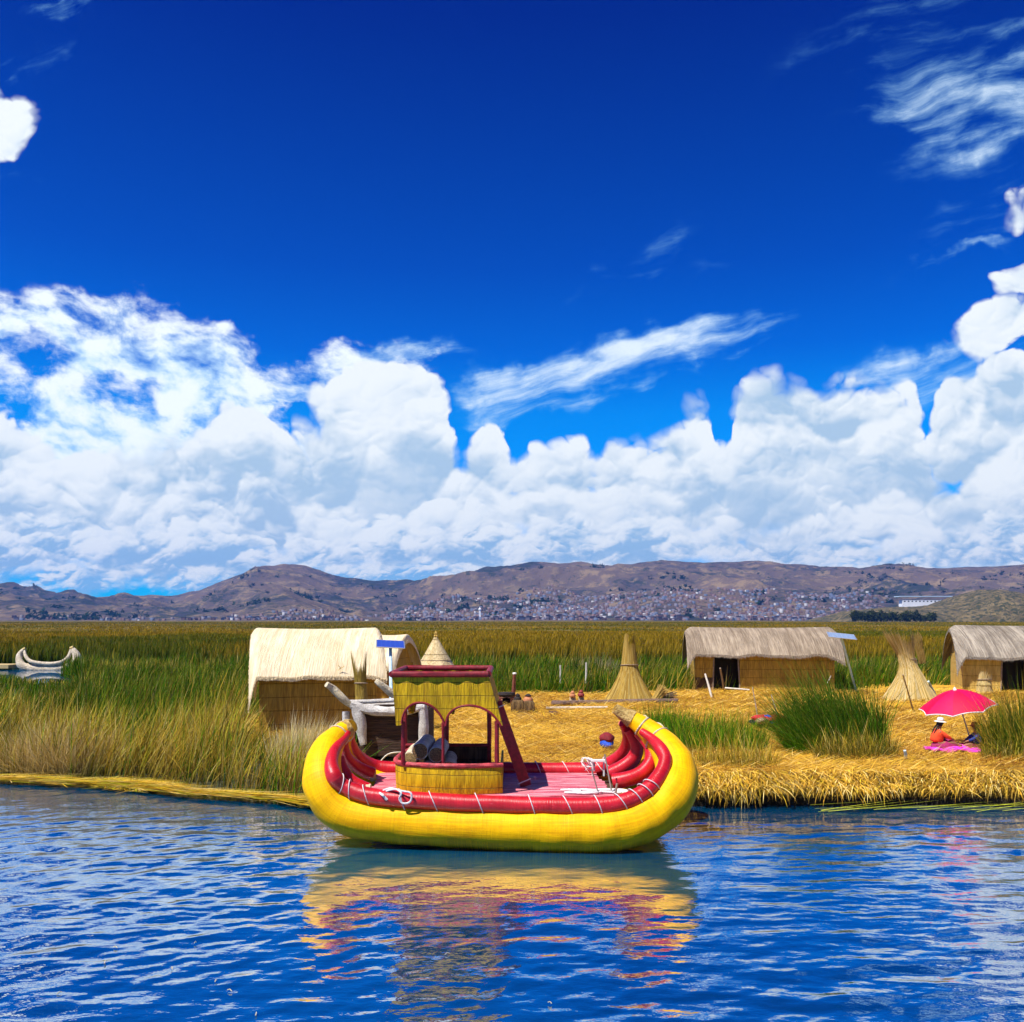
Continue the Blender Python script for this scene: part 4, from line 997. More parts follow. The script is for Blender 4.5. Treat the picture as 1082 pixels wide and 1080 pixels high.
    # gable mats
    for xx, sgn in ((x0+.02, 1), (x1-.02, -1)):
        M = Mesh(); M.sheet(lambda u, v: W((xx, y0+(y1-y0)*u, wz-.12+(GZ+eave+.05+(ridge-eave-.05)*(1-abs((u-.5)*2)**1.9)-.28-wz+.12)*v)), 14, 5, Rm @ Vector((.05*sgn, 0, 0))); M.build('gable', wallmat, root)
    # straw tie ends on the eave
    return root
def X(px, D): return (px-CX)/F*D
hut('large hut with a smooth pale cream reed roof left of the yellow boat', -6.42-1.8, -6.42+1.8, 29.55, 32.85, 1.66, 3.2, M_ROOFNEW, M_WALLREED, (1.0, .12), yaw=R(13), over=.42, sag=.02)
hut('small pale roofed hut seen behind the large cream hut and its solar panel', X(396, 38), X(424, 38), 36.8, 39.8, 1.55, 2.88, M_ROOFNEW, M_WALLREED, (.3, .55), yaw=R(-12), over=.45, sag=.04)
hut('long low hut with grey thatch and a black doorway in the right middle ground', X(740, 46), X(884, 46), 46, 49.5, 1.72, 3.1, M_ROOFOLD, M_WALLREED, (.65, .35), door=(X(759, 46), X(787, 46)), yaw=R(-7), over=.55, darkpart=M_WALLDARK, sag=.04)
hut('hut with grey ribbed thatch cut by the right edge of the photo', X(1036, 45), X(1180, 45), 45, 48.6, 1.62, 3.2, M_ROOFOLD2, M_WALLTAN, (.8, .5), door=(X(1073, 45), X(1098, 45)), yaw=R(-16), over=.5, sag=.03)
def thatch_tufts():
    for px, py, D in ((306, 712, 29.45), (360, 706, 29.4)):
        M = Mesh(); c = Vector(P(px, py, D))
        for k in range(7): M.tube([c, c+Vector((random.uniform(-.12, .14), -.05, random.uniform(-.08, .12)))], .008, 5)
        o = M.build('straw_tie', M_WALLTAN, origin=c); par = [q for q in COL.objects if q.name == 'reed_hut'][0]; o.location = c-par.location; o.parent = par
thatch_tufts()
# ---------------------------------------------------------------- conical hut and the tied reed stacks
def cone_hut():
    D = 45.; c = Vector((X(460.5, D), D, GZ)); root = thing('conical_hut', c, 'pale pointed reed cone hut rising behind the boat cabin', 'hut')
    H = P(0, 673, D)[2]-GZ
    M = Mesh(); M.lathe(c, [(1.62*(1-t_*.955), -.05+(H+.05)*t_) for t_ in (0, .12, .3, .5, .7, .88, 1.)], 48, wob=.03); M.build('reed_cover', fibre('cone_thatch', (.46, .33, .14), (.80, .64, .36), (16, 16, 1.2), .75, .9, .03, bands=(2, .72, .6)), root)
    M = Mesh(); M.lathe(c+Vector((0, 0, H-.03)), [(.08, 0), (.10, .08), (.05, .14), (.07, .2), (.02, .3)], 14, wob=.3); M.build('topknot', M_WALLTAN, root)
    M = Mesh()
    for z in (.95, 1.55): tube_ring(M, c+Vector((0, 0, z)), (0, 0, 1), 1.62*(1-z/H*.955)*1.01, .012)
    M.build('binding', M_WOODOLD, root)
cone_hut()
def reed_stack(label, px, base_py, top_py, wbase, waist_py, ww, topw, lean, cols, N=2600, flare=None, name='reed_stack'):
    D = Dz(base_py); c = Vector((X(px, D), D, GZ)); root = thing(name, c, label, 'reed stack')
    H = P(0, top_py, D)[2]-GZ; hw = P(0, waist_py, D)[2]-GZ; rb = wbase/2*D/F; rw = ww/2*D/F; rt = topw/2*D/F
    core = Mesh(); core.lathe(c, [(rb*.93, -.02), (rb*.62, hw*.25), (rw*1.25, hw*.62), (rw*.9, hw), (rw*.5, hw*1.1)], 28, wob=.12)
    core.build('inner_stems', fibre('stack_core_%d' % int(px), tuple(q*.55 for q in cols[0]), cols[0], (20, 20, 1.5), .8, .9, .03), root)
    a = rng.uniform(0, 2*math.pi, N); cl = np.sin(a*9+1)*.5+np.sin(a*17)*.3
    V = []; Cc = []; col = pick(N, cols)*(.85+.12*cl[:, None]); w = np.maximum(.02, D*.00062)*rng.uniform(.6, 1.4, N)
    ex = rng.uniform(.92, 1.05, N); tw = rng.normal(0, .16, N); ht = rng.uniform(.66, 1., N)*np.where(np.sin(a*2+.6) > .2, 1., .86)
    segs = 6
    for i in range(segs+1):
        t = i/segs*ht
        z = t*H; k = np.clip(z/hw, 0, 1)
        r = np.where(z < hw, rw+(rb-rw)*(1-k)**1.35*1.0, rw+(rt-rw)*np.clip((z-hw)/max(H-hw, .01), 0, 1)**1.1)*ex
        r = r*(1+.06*cl*(1-k))
        aa = a+tw*t
        lx = lean*np.clip((z-hw*.6)/(H-hw*.6), 0, 1)**1.3
        cp = np.stack([c.x+np.cos(aa)*r+lx, c.y+np.sin(aa)*r, c.z+z], 1); sd = np.stack([-np.sin(aa), np.cos(aa), 0*aa], 1); sd = sd*.7+np.array([.7, 0, 0])
        wv = w*(1-.5*i/segs)*.5
        if i < segs: V += [cp-sd*wv[:, None], cp+sd*wv[:, None]]; Cc += [col, col]
        else: V.append(cp); Cc.append(col)
    K = 2*segs+1; V = np.stack(V, 1).reshape(-1, 3); Cc = np.stack(Cc, 1).reshape(-1, 3); b = (np.arange(N)*K)[:, None]
    q = np.concatenate([b+np.array([2*i, 2*i+1, 2*i+3, 2*i+2]) for i in range(segs-1)]).astype(np.int32); t_ = (b+np.array([2*segs-2, 2*segs-1, 2*segs])).astype(np.int32)
    fast_mesh('reed_stems', V, q, t_, Cc, M_STRAW, parent=root)
    M = Mesh(); lx = lean*.15; tube_ring(M, c+Vector((lx, 0, hw)), (0, .1, 1), rw*1.15, .02); M.build('binding', M_WOODOLD, root)
    return root
reed_stack('tall golden reed stack with a ragged pointed top behind the right bow', 665, 742, 668, 52, 703, 16, 9, 0, [(.48, .31, .06), (.56, .40, .12), (.38, .23, .04)], 2600)
reed_stack('pale reed sheaf with flared top tied at the waist, between the two grey huts', 962, 740, 664, 54, 697, 14, 34, -.6, [(.66, .48, .18), (.74, .58, .28), (.52, .34, .08)], 2800)
reed_stack('thin ragged brown reed bundle standing up in front of the large cream hut', 382, 778, 686, 16, 722, 11, 17, -.10, [(.40, .28, .05), (.50, .34, .08), (.26, .18, .03)], 700)
reed_stack('short upright bundle of pale reeds leaning on the right edge hut', 1040, 733, 708, 16, 718, 12, 13, .1, [(.62, .46, .17), (.7, .52, .25)], 420)
def sheaf(label, a, b, r, cols, N=350):
    a = Vector(a); b = Vector(b); M = Mesh()
    t = (b-a).normalized(); s = t.cross(Vector((0, 0, 1))).normalized(); u = s.cross(t)
    for k in range(N//6):
        an = random.uniform(0, 6.28); q = math.sqrt(random.random())*r; o = s*math.cos(an)*q+u*math.sin(an)*q
        M.tube([a+o*.9+t*random.uniform(-.06, .06), a.lerp(b, .5)+o, b+o*1.5+t*random.uniform(-.1, .12)], [.022, .02, .012], 5, False)
    o = M.build('reed_sheaf', fibre('sheaf_%d' % abs(int(a.x*10)), cols[0], cols[1], (20, 20, 20)), origin=a, weld=False); tag(o, label, 'reed sheaf')
sheaf('short golden reed sheaf leaning beside the tall pointed stack', P(692, 740, 39.5), P(701, 727, 39.5), .2, ((.42, .27, .05), (.62, .43, .12)))
sheaf('dark brown heap of old stems right of the pointed reed stack', P(694, 739, 40), P(713, 738, 40), .22, ((.10, .07, .035), (.26, .17, .09)))
sheaf('bundle of brown reed stems leaning behind the flared sheaf top', P(975, 700, 41.), P(968, 671, 41.), .16, ((.26, .16, .03), (.42, .28, .08)), 260)

# ---------------------------------------------------------------- grey shelter of an older reed boat on the shore
def shelter():
    D = 22.0; z0 = GZ; c = Vector((X(408, D), D+.8, GZ)); root = thing('reed_shelter', c, 'weathered shelter with grey wrapped rolls and dark woven inside, left of the cabin', 'shelter')
    q = lambda px, py, d=D: Vector(P(px, py, d))
    def tb(nm, pts, r, mat=M_GREYREED, sub=5, wob=.3, sg=14, par=root):
        M = Mesh(); M.tube(pts, r, sg, True, wob, sub); return M.build(nm, mat, par)
    tb('roof_roll', [q(371, 744), q(386, 749), q(402, 752), q(425, 751), q(443, 747), q(449, 746)], [.10, .115, .12, .12, .11, .10])
    tb('corner_post', [q(376, 747), q(380, 760), q(382, 775), q(384, 787)], [.12, .13, .11, .075])
    tb('corner_post', [q(366, 752, D+.1), q(366, 772, D+.1), q(369, 800, D+.1)], [.09, .09, .08])
    tb('corner_post', [q(446, 745), q(448, 768), q(447, 795)], [.11, .11, .10])
    tb('corner_post', [q(440, 742, D+2.), q(440, 770, D+2.), q(440, 792, D+2)], [.08, .08, .08])
    tb('top_beam', [q(364, 742, D+.3), q(400, 741, D+.4), q(436, 738.5, D+.6)], .05, M_GREYREED)
    tb('back_roll', [q(372, 744, D+1.9), q(405, 747, D+2.), q(445, 741, D+2.)], .1)
    def slab(nm, fn, mat, th): M = Mesh(); M.sheet(fn, 16, 8, th); return M.build(nm, mat, root)
    slab('roof_mat', lambda u, v: (X(372+76*u, D)+.06*v, D+2.*v, P(0, 750+6*math.sin(u*3.1), D)[2]-.10*v+.02*math.sin(u*20)), fibre('worn_grey_mat', (.10, .08, .06), (.30, .26, .21), (6, 30, 6)), (0, 0, .04))
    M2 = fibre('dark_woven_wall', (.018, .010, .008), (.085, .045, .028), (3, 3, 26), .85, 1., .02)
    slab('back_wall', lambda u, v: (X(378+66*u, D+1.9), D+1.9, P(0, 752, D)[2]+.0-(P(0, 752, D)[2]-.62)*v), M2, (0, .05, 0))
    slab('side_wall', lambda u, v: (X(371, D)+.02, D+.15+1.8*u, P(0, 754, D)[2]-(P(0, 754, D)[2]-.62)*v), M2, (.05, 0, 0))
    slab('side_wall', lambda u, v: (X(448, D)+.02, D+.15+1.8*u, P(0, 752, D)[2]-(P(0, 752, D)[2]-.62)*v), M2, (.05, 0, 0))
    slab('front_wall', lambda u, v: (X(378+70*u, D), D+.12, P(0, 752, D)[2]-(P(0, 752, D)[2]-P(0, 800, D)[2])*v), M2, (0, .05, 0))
    slab('reed_floor', lambda u, v: (X(370+84*u, D), D-.9+2.7*v, .60+.02*math.sin(u*15)), M_WALLTAN, (0, 0, .07))
    # bow poles of the old boat
    a = tb('bow_pole', [q(370, 745, D+.1), q(362, 738, D), q(352, 728, D), q(345, 723, D-.1)], [.06, .08, .085, .07], M_CREAM)
    tb('bow_pole', [q(425, 742, D+1.2), q(412, 731, D+1.1), q(401, 722, D+1.), q(397, 719, D+1.)], [.08, .10, .08, .05], M_CREAM)
    tb('cross_stick', [q(398, 810, D-.5), q(410, 797, D-.4), q(428, 795, D-.4), q(448, 798, D-.4)], .015, M_WOODPALE)
shelter()
# ---------------------------------------------------------------- solar panels
def solar(label, foot, head, w, d, tilt, mat, polemat):
    f = Vector(foot); h = Vector(head); o = thing('solar_panel', f, label, 'solar panel')
    M = Mesh(); M.tube([f, f.lerp(h, .5), h], .05, 10); M.build('pole', polemat, o)
    Rm = Matrix.Rotation(tilt[1], 3, 'Z') @ Matrix.Rotation(tilt[0], 3, 'X') @ Matrix.Rotation(tilt[2], 3, 'Y')
    M = Mesh(); M.sheet(lambda u, v: h+Rm @ Vector(((u-.5)*w, (v-.5)*d, .08)), 1, 1, Rm @ Vector((0, 0, -.015))); M.build('panel', mat, o)
    M = Mesh()
    for a, b in (((-1, -1), (1, -1)), ((1, -1), (1, 1)), ((1, 1), (-1, 1)), ((-1, 1), (-1, -1))):
        M.tube([h+Rm @ Vector((a[0]*w/2, a[1]*d/2, .07)), h+Rm @ Vector((b[0]*w/2, b[1]*d/2, .07))], .018, 6)
    M.build('frame', plain('alu_frame', (.6, .62, .65), .35, .05, 5, 0, metal=.8) if 'alu_frame' not in bpy.data.materials else bpy.data.materials['alu_frame'], o)
MPOLE = plain('blue_grey_pole', (.45, .62, .70), .5, .15, 8, .2)
solar('blue solar panel on a grey pole between the pale roofed huts', P(414, 790, 25.5)[:2]+(GZ,), P(412.5, 683, 29.), .84, 1.0, (R(11), R(8), R(3)), panel_mat('cells_blue', (.0, .035, .32), (.03, .12, .5), .7), MPOLE)
solar('pale solar panel on a leaning pole at the right end of the long hut', P(905, 722, 45)[:2]+(GZ,), P(889, 673.5, 43.5), 1.2, 1.0, (R(12), R(-12), R(6)), panel_mat('cells_pale', (.25, .33, .45), (.5, .58, .68), .2), MPOLE)
# ---------------------------------------------------------------- sticks and fence posts
def stick(label, a, b, r, mat, name='stick', cat='post', grp=None, top=None):
    a = Vector(a); b = Vector(b); M = Mesh(); M.tube([a, a.lerp(b, .5)+Vector((.01, 0, 0)), b], [r, r*.95, r*.8], 8, True, .15, 3)
    o = M.build(name, mat, origin=a); tag(o, label, cat, grp); return o
Wd, Wp = M_WOODOLD, M_WOODPALE
stick('pale leaning stake left of the long hut doorway', G(752, 737), P(745, 712, 42.5), .05, Wp, 'stake')
stick('brown upright stake just left of the black doorway', G(765, 730), P(761, 706, 45), .05, Wd, 'stake')
stick('low horizontal pole before the black doorway', P(766, 727, 44.5), P(792, 729, 44.), .045, Wp, 'rail', 'rail')
stick('thin dark pole standing over the left end of the cloth bundle', G(802, 768), P(795, 726, 31), .02, Wd, 'pole', 'pole')
stick('thin dark pole standing over the right end of the cloth bundle', G(825, 771), P(815, 734, 31), .02, Wd, 'pole', 'pole')
stick('thin stick leaning in front of the flared reed sheaf', G(965, 752), P(954, 713, 34), .03, Wd, 'pole', 'pole')
stick('grey blue stake between the flared sheaf and the umbrella', G(990, 738), P(981, 720, 40), .05, MPOLE, 'stake')
stick('small grey stub post near the island edge below the umbrella', G(957, 803), P(956, 793, 23.2), .04, MPOLE, 'stub_post')
stick('grey post at the right edge near the water', G(1081, 800), P(1079, 786, 24), .06, MPOLE, 'stub_post')
stick('thin pale stake in the green reeds, left one of two', P(592, 722, 48), P(592, 703, 48), .05, Wp, 'stake')
stick('thin pale stake in the green reeds, right one of two', P(619, 722, 48), P(619.5, 700, 48), .05, Wp, 'stake')
stick('tall thin pale rod leaning in dark reeds left of the long hut', P(874, 722, 40), P(878, 714, 40), .02, Wp, 'rod', 'rod')
stick('long brown log lying along the back of the straw field', P(583, 743.5, 38), P(716, 740.5, 38.8), .12, plain('grey_log', (.16, .10, .075), .85, .4, 10, .6), 'log', 'log')
stick('thin pale plank lying in front of the long brown log', P(577, 748.5, 36.2), P(642, 747.5, 36.5), .06, Wp, 'thin_log', 'log')
stick('short dark wood block lying on the straw below the log end', P(580, 754, 34.2), P(589, 754, 34.2), .11, plain('dark_block', (.10, .05, .03), .9, .3, 10, .5), 'wood_block', 'block')
for k, px in enumerate((630, 652, 675, 698)):
    stick('short support block under the long brown log', P(px, 748, 38.2), P(px+2.5, 748, 38.2), .07, Wd, 'log_support', 'block', 'blocks under the long log')
# ---------------------------------------------------------------- clay stoves, pots, stumps
CLAY = plain('clay', (.26, .12, .07), .9, .35, 8, .5); SOOT = plain('soot_black', (.025, .018, .016), .8, .4, 10, .3); TERRA = plain('terracotta', (.50, .20, .09), .75, .25, 8, .3); BROWNB = fibre('rough_block', (.07, .04, .015), (.20, .12, .045), (14, 14, 4), .9, 1., .03)
def pot(label, c, r, mat, lid=None, name='clay_pot', cat='pot'):
    c = Vector(c); o = thing(name, c, label, cat); M = Mesh(); M.lathe(c, [(0.001, 0), (r*.6, 0), (r*.95, r*.35), (r, r*.7), (r*.8, r*1.1), (r*.55, r*1.25), (r*.62, r*1.4)], 20, wob=.04); M.build('pot_body', mat, o)
    M = Mesh(); M.lathe(c+Vector((0, 0, r*1.38)), [(r*.64, 0), (r*.66, .03), (r*.3, .08), (.001, .1)], 18); M.build('rim', lid or mat, o)
def stove(label, px, py, w, h, top):
    D = Dz(py); c = Vector((X(px, D), D, GZ)); o = thing('clay_stove', c, label, 'stove'); w = w*D/F; h = h*D/F
    M = Mesh(); M.lathe(c, [(w*.5, -.03), (w*.47, h*.5), (w*.42, h*.9), (w*.2, h)], 22, a0=R(-60), a1=R(240), wob=.12, sy=.8); M.lathe(c, [(w*.30, h*.9), (w*.5, h*.78)], 22, wob=.1, sy=.8); M.build('stove_body', CLAY, o)
    M = Mesh(); M.lathe(c+Vector((0, 0, h*.88)), [(w*.5, 0), (w*.55, .06), (w*.5, .14), (.001, .17)], 22, wob=.08, sy=.8); M.build('sooty_top', SOOT, o)
    M = Mesh(); M.lathe(c+Vector((0, .02, 0)), [(w*.3, 0), (w*.28, h*.5), (.001, h*.7)], 14, sy=.6); M.build('fire_chamber', SOOT, o)
    return o
stove('dark clay stove with a flat sooty top beside the chimney log', 535, 746, 17, 12, SOOT)
stick('upright reddish log with a pale cut top behind the clay stove', G(541.5, 744), P(543.5, 712, 38.5), .085, plain('reddish_log', (.22, .07, .045), .8, .3, 10, .5), 'chimney_log', 'log')
def log_cap():
    lg = [q for q in COL.objects if q.name == 'chimney_log'][0]
    M = Mesh(); M.lathe(P(543.6, 712, 38.5), [(.075, -.02), (.085, .02), (.06, .05), (.001, .055)], 12); M.build('cut_end', plain('pale_cap', (.8, .78, .74), .7), lg)
log_cap()
def block(label, px, py, w, h, d, mat, name='rough_block', cat='block', bev=.12):
    D = Dz(py); w = w*D/F; h = h*D/F; c = Vector((X(px, D), D, GZ)); M = Mesh()
    M.lathe(c, [(.001, -.02), (.98, -.02), (1., .35*h), (.93, .85*h), (.75, h), (.001, h*1.02)], 24, wob=.0)
    for i in range(len(M.v)):
        v = Vector(M.v[i])-c; a = math.atan2(v.y, v.x); r = math.hypot(v.x, v.y); s_ = 1/max(abs(math.cos(a)), abs(math.sin(a)))**.75
        nz = 1+bev*mnoise.noise(Vector((v.x*3+px, v.y*3, v.z*3)))
        M.v[i] = (c.x+v.x*s_*w/2*nz, c.y+v.y*s_*d/2*nz, c.z+v.z)
    o = M.build(name, mat, origin=c, smooth=50); tag(o, label, cat)
block('shaggy brown block of reed root right of the stove', 547, 752, 14, 12, .5, BROWNB)
block('dark hollow block of reed root with pots on top, right one', 559, 752, 12, 11, .5, BROWNB)
pot('terracotta pot sitting on the right root block', P(558, 743, 36), .19, TERRA, SOOT)
pot('small dark pot between stove and root block', P(547, 741, 36.4), .15, SOOT)
pot('small reddish bowl lying left of the clay stove', P(527, 744, 37.5), .14, plain('red_bowl', (.30, .06, .05), .6), None, 'bowl', 'bowl')
block('pale root block carrying an orange pot by the long log', 605, 744, 7, 8, .35, plain('pale_block', (.50, .38, .20), .9, .3, 10, .6))
block('pale root block carrying a dark red pot by the long log', 614, 744, 6, 9, .35, plain('pale_block_b', (.46, .34, .18), .9, .3, 10, .6))
pot('round orange pot on the pale block left of its dark neighbour', P(605, 737, 38.6), .13, TERRA)
pot('round dark red pot on the pale block right of the orange one', P(614, 736.5, 38.6), .14, plain('dark_red_pot', (.25, .035, .03), .6, .2, 8, .2))
pot('reddish pot on the ground between reeds and the yellow bow tip', G(354, 780)[:2]+(GZ,), .15, plain('pot_red2', (.30, .05, .04), .6, .2, 8, .2))
# ---------------------------------------------------------------- cloth, umbrella, people
def cloth_pile(label, px, py, w, h, d, mats, name='cloth_bundle', cat='cloth'):
    D = Dz(py); c = Vector((X(px, D), D, GZ)); o = thing(name, c, label, cat); k = 0
    for (fx, fz, fw, fh, mat, nm) in mats:
        W_ = w*D/F; H_ = h*D/F; cc = c+Vector((fx*W_, -.05*k, fz*H_+.05)); M = Mesh(); n1, n2 = 22, 12
        def fn(u, v):
            a = u*2*math.pi; e = v*math.pi; p = Vector((math.cos(a)*math.sin(e)*W_*fw/2, math.sin(a)*math.sin(e)*d/2, math.cos(e)*H_*fh/2))
            return cc+p*(1+.35*mnoise.noise(p*5+Vector((k*3, px, 0))))
        M.sheet(fn, n1, n2); M.build(nm, mat, o); k += 1
    return o
RED = plain('red_cloth', (.55, .01, .03), .8, .2, 8, .4); BLUE = plain('blue_cloth', (.01, .07, .45), .8, .2, 8, .4); NAVY = plain('navy_cloth', (.012, .015, .07), .8, .3, 8, .4); TANC = plain('tan_cloth', (.30, .2, .11), .8, .3, 8, .4); BLACKC = plain('black_cloth', (.012, .012, .016), .85, .2, 8, .3)
cloth_pile('heap of red, blue and dark cloth lying on the straw between two thin poles', 812, 769.5, 40, 13, .8, [(0, .30, 1., .75, BLACKC, 'dark_sheet'), (.02, .72, 1.0, .5, RED, 'red_cloth'), (-.02, .60, .34, .75, BLUE, 'blue_cloth'), (-.22, .55, .38, .6, TANC, 'tan_cloth')])
cloth_pile('small round bundle of blue and dark red cloth on the straw behind the right bow', 641, 791, 16, 17, .5, [(.02, .50, 1., .75, plain('maroon_cloth', (.18, .01, .015), .8, .3, 8, .3), 'maroon_cloth'), (-.02, .16, .9, .62, BLUE, 'blue_cloth')])
def blanket():
    D = Dz(793.5); c = Vector((X(1003, D), D, GZ+.02)); M = Mesh()
    def fn(u, v):
        x = (u-.5)*1.22; y = (v-.5)*.85; r = 1+.08*math.sin(u*9+v*5)
        return (c.x+x*r, c.y+y*r, c.z+.10+.035*math.sin(u*13+v*4)+.03*math.sin(v*11)-.05*max(abs(u-.5), abs(v-.5))**2*4)
    M.sheet(fn, 30, 22, (0, 0, -.03)); o = M.build('pink_blanket', plain('magenta_cloth', (.85, .03, .55), .8, .25, 9, .4), origin=c); tag(o, 'bright magenta blanket spread under the seated woman', 'blanket')
    return c
BL = blanket()
def skin_body(name, joints, edges, mat, parent, root_i=0, sub=2, org=None):
    """one continuous surface grown round a skeleton of joints ((x,y,z), radius)"""
    o0 = world_of(parent)
    me = bpy.data.meshes.new(name+'_rig'); me.from_pydata([Vector(j[0])-o0 for j in joints], edges, [])
    ob = bpy.data.objects.new(name+'_rig', me); COL.objects.link(ob)
    md = ob.modifiers.new('skin', 'SKIN'); md.use_smooth_shade = True
    for i, j in enumerate(joints):
        sv = me.skin_vertices[0].data[i]; r = j[1]; sv.radius = (r, r) if not hasattr(r, '__len__') else r
        sv.use_root = (i == root_i)
    s = ob.modifiers.new('sub', 'SUBSURF'); s.levels = sub; s.render_levels = sub
    dg = bpy.context.evaluated_depsgraph_get(); dg.update(); ev = ob.evaluated_get(dg); m2 = bpy.data.meshes.new_from_object(ev)
    bpy.data.objects.remove(ob); bpy.data.meshes.remove(me)
    m2.name = name; m2.materials.clear(); m2.materials.append(mat); m2.polygons.foreach_set('use_smooth', [True]*len(m2.polygons))
    r = bpy.data.objects.new(name, m2); COL.objects.link(r); r.parent = parent; return r
SKIN = plain('skin', (.30, .13, .07), .55, .08, 10, .1)
def seated(c, face, scale, label, cols, hatkind, lean=.12, reach=1.):
    """figure sitting on the ground with legs out in front, facing +x*face"""
    s = scale; root = thing('person', c, label, 'person'); fx = face
    def q(x, y, z): return (c.x+x*fx*s, c.y+y*s, c.z+z*s)
    J = [(q(0, 0, .14), .15), (q(.03, 0, .32), .135), (q(.07, 0, .48), .14), (q(.10, 0, .60), .06), (q(.12, 0, .66), .05), (q(.145, 0, .76), .088), (q(.15, 0, .83), .075),
         (q(.08, -.17, .52), .06), (q(.26, -.21, .38), .045), (q(.46, -.12, .29), .032), (q(.53, -.10, .26), .030), (q(.08, .17, .52), .06), (q(.26, .2, .36), .045), (q(.46, .11, .27), .032), (q(.53, .09, .25), .030),
         (q(.08, -.11, .12), .10), (q(.42, -.15, .17), .07), (q(.72, -.10, .07), .045), (q(.80, -.10, .09), .035), (q(.08, .11, .12), .10), (q(.42, .15, .17), .07), (q(.72, .10, .07), .045), (q(.80, .10, .09), .035)]
    J = [(p, r*s) for p, r in J]
    E = [(0, 1), (1, 2), (2, 3), (3, 4), (4, 5), (5, 6), (2, 7), (7, 8), (8, 9), (9, 10), (2, 11), (11, 12), (12, 13), (13, 14), (0, 15), (15, 16), (16, 17), (17, 18), (0, 19), (19, 20), (20, 21), (21, 22)]
    skin_body('body', J, E, SKIN, root)
    # fingers
    for sy in (-1, 1):
        for k in range(5):
            M = Mesh(); a = Vector(q(.53, sy*.095+(k-2)*.013, .255)); b = a+Vector((fx*.035*s, 0, -.008*s)); d_ = b+Vector((fx*.022*s, 0, -.02*s))
            M.tube([a, b, d_], [.0085*s, .008*s, .006*s], 6); M.build('finger', SKIN, root)
    # jumper: a slightly fuller shell over trunk and arms
    JC = [(J[0][0], J[0][1]*1.55), (J[1][0], J[1][1]*1.6), (J[2][0], J[2][1]*1.36), (q(.085, 0, .565), .09*s), (J[7][0], J[7][1]*1.3), (J[8][0], J[8][1]*1.45), (q(.43, -.135, .30), .05*s), (J[11][0], J[11][1]*1.3), (J[12][0], J[12][1]*1.45), (q(.43, .125, .28), .05*s)]
    skin_body('jumper', JC, [(0, 1), (1, 2), (2, 3), (2, 4), (4, 5), (5, 6), (2, 7), (7, 8), (8, 9)], cols[0], root)
    # skirt over the legs
    M = Mesh()
    def fn(u, v):
        a = u*2*math.pi; e = v*math.pi/2; return q(.28+.44*math.cos(a)*math.cos(e)*1.0, .27*math.sin(a)*math.cos(e), .02+.24*math.sin(e)*(1+.12*math.sin(a*7)))
    M.sheet(fn, 36, 8); M.build('skirt', cols[1], root)
    # hair, face, hat
    hd = Vector(q(.145, 0, .79)); M = Mesh()
    M.lathe(hd+Vector((-.018*fx*s, 0, -.0)), [(.001, .125*s), (.06*s, .11*s), (.10*s, .05*s), (.105*s, -.02*s), (.085*s, -.08*s), (.06*s, -.10*s)], 18, a0=R(50) if fx > 0 else R(230), a1=R(310) if fx > 0 else R(490)); M.build('hair', BLACKC, root)
    for sy in (-1, 1):
        M = Mesh(); M.tube([q(.06, sy*.06, .74), q(-.03, sy*.08, .6), q(-.10, sy*.07, .42), q(-.13, sy*.06, .28)], [.024*s, .022*s, .018*s, .012*s], 8, True, .2, 3); M.build('braid', BLACKC, root)
        M = Mesh(); M.lathe(Vector(q(.222, sy*.034, .795)), [(.001, .008*s), (.009*s, 0), (.001, -.008*s)], 8); M.build('eye', BLACKC, root)
        M = Mesh(); M.lathe(Vector(q(.14, sy*.088, .775)), [(.001, .028*s), (.014*s, 0), (.001, -.025*s)], 8); M.build('ear', SKIN, root)
    M = Mesh(); M.tube([q(.222, 0, .80), q(.246, 0, .775), q(.228, 0, .765)], [.010*s, .016*s, .010*s], 8); M.build('nose', SKIN, root)
    M = Mesh(); M.tube([q(.222, -.022, .745), q(.230, 0, .743), q(.222, .022, .745)], .006*s, 6); M.build('mouth', plain('lips', (.25, .06, .05), .5) if 'lips' not in bpy.data.materials else bpy.data.materials['lips'], root)
    if hatkind:
        br, cr, mat = hatkind; h = Vector(q(.14, 0, .855)); T = Matrix.Rotation(R(5)*fx, 3, 'Y')
        M = Mesh(); M.lathe(h, [(cr*1.0*s, -.01*s), (br*.8*s, -.012*s), (br*s, -.03*s), (br*.98*s, -.018*s), (cr*1.03*s, .008*s), (cr*.98*s, .07*s), (cr*.7*s, .115*s), (.001, .12*s)], 28, tilt=T); hh = M.build('hat', mat, root)
        M = Mesh(); M.lathe(h, [(cr*1.045*s, .008*s), (cr*1.03*s, .03*s)], 28, tilt=T); M.build('hat_band', plain('hat_band', (.35, .12, .08), .8) if 'hat_band' not in bpy.data.materials else bpy.data.materials['hat_band'], hh)
    return root
ORANGE = plain('orange_wool', (.86, .085, .02), .85, .12, 20, .5)
seated(Vector((X(989, 25.0), 25.0, GZ+.08)), 1, 0.82, 'woman in an orange jumper and white brimmed hat sitting on the magenta blanket facing right', (ORANGE, plain('dark_skirt', (.30, .02, .10), .85)), (.19, .105, plain('white_felt', (.82, .78, .70), .8, .06, 8, .2)))
seated(Vector((X(1034, 25.1), 25.1, GZ+.03)), -1, .74, 'child in a blue top and brown hat sitting beside the reeds facing the woman', (plain('blue_knit', (.012, .04, .22), .85, .2, 14, .4), plain('dark_red_skirt', (.16, .02, .03), .85)), (.17, .11, plain('brown_felt', (.22, .10, .04), .85, .2, 10, .4)))
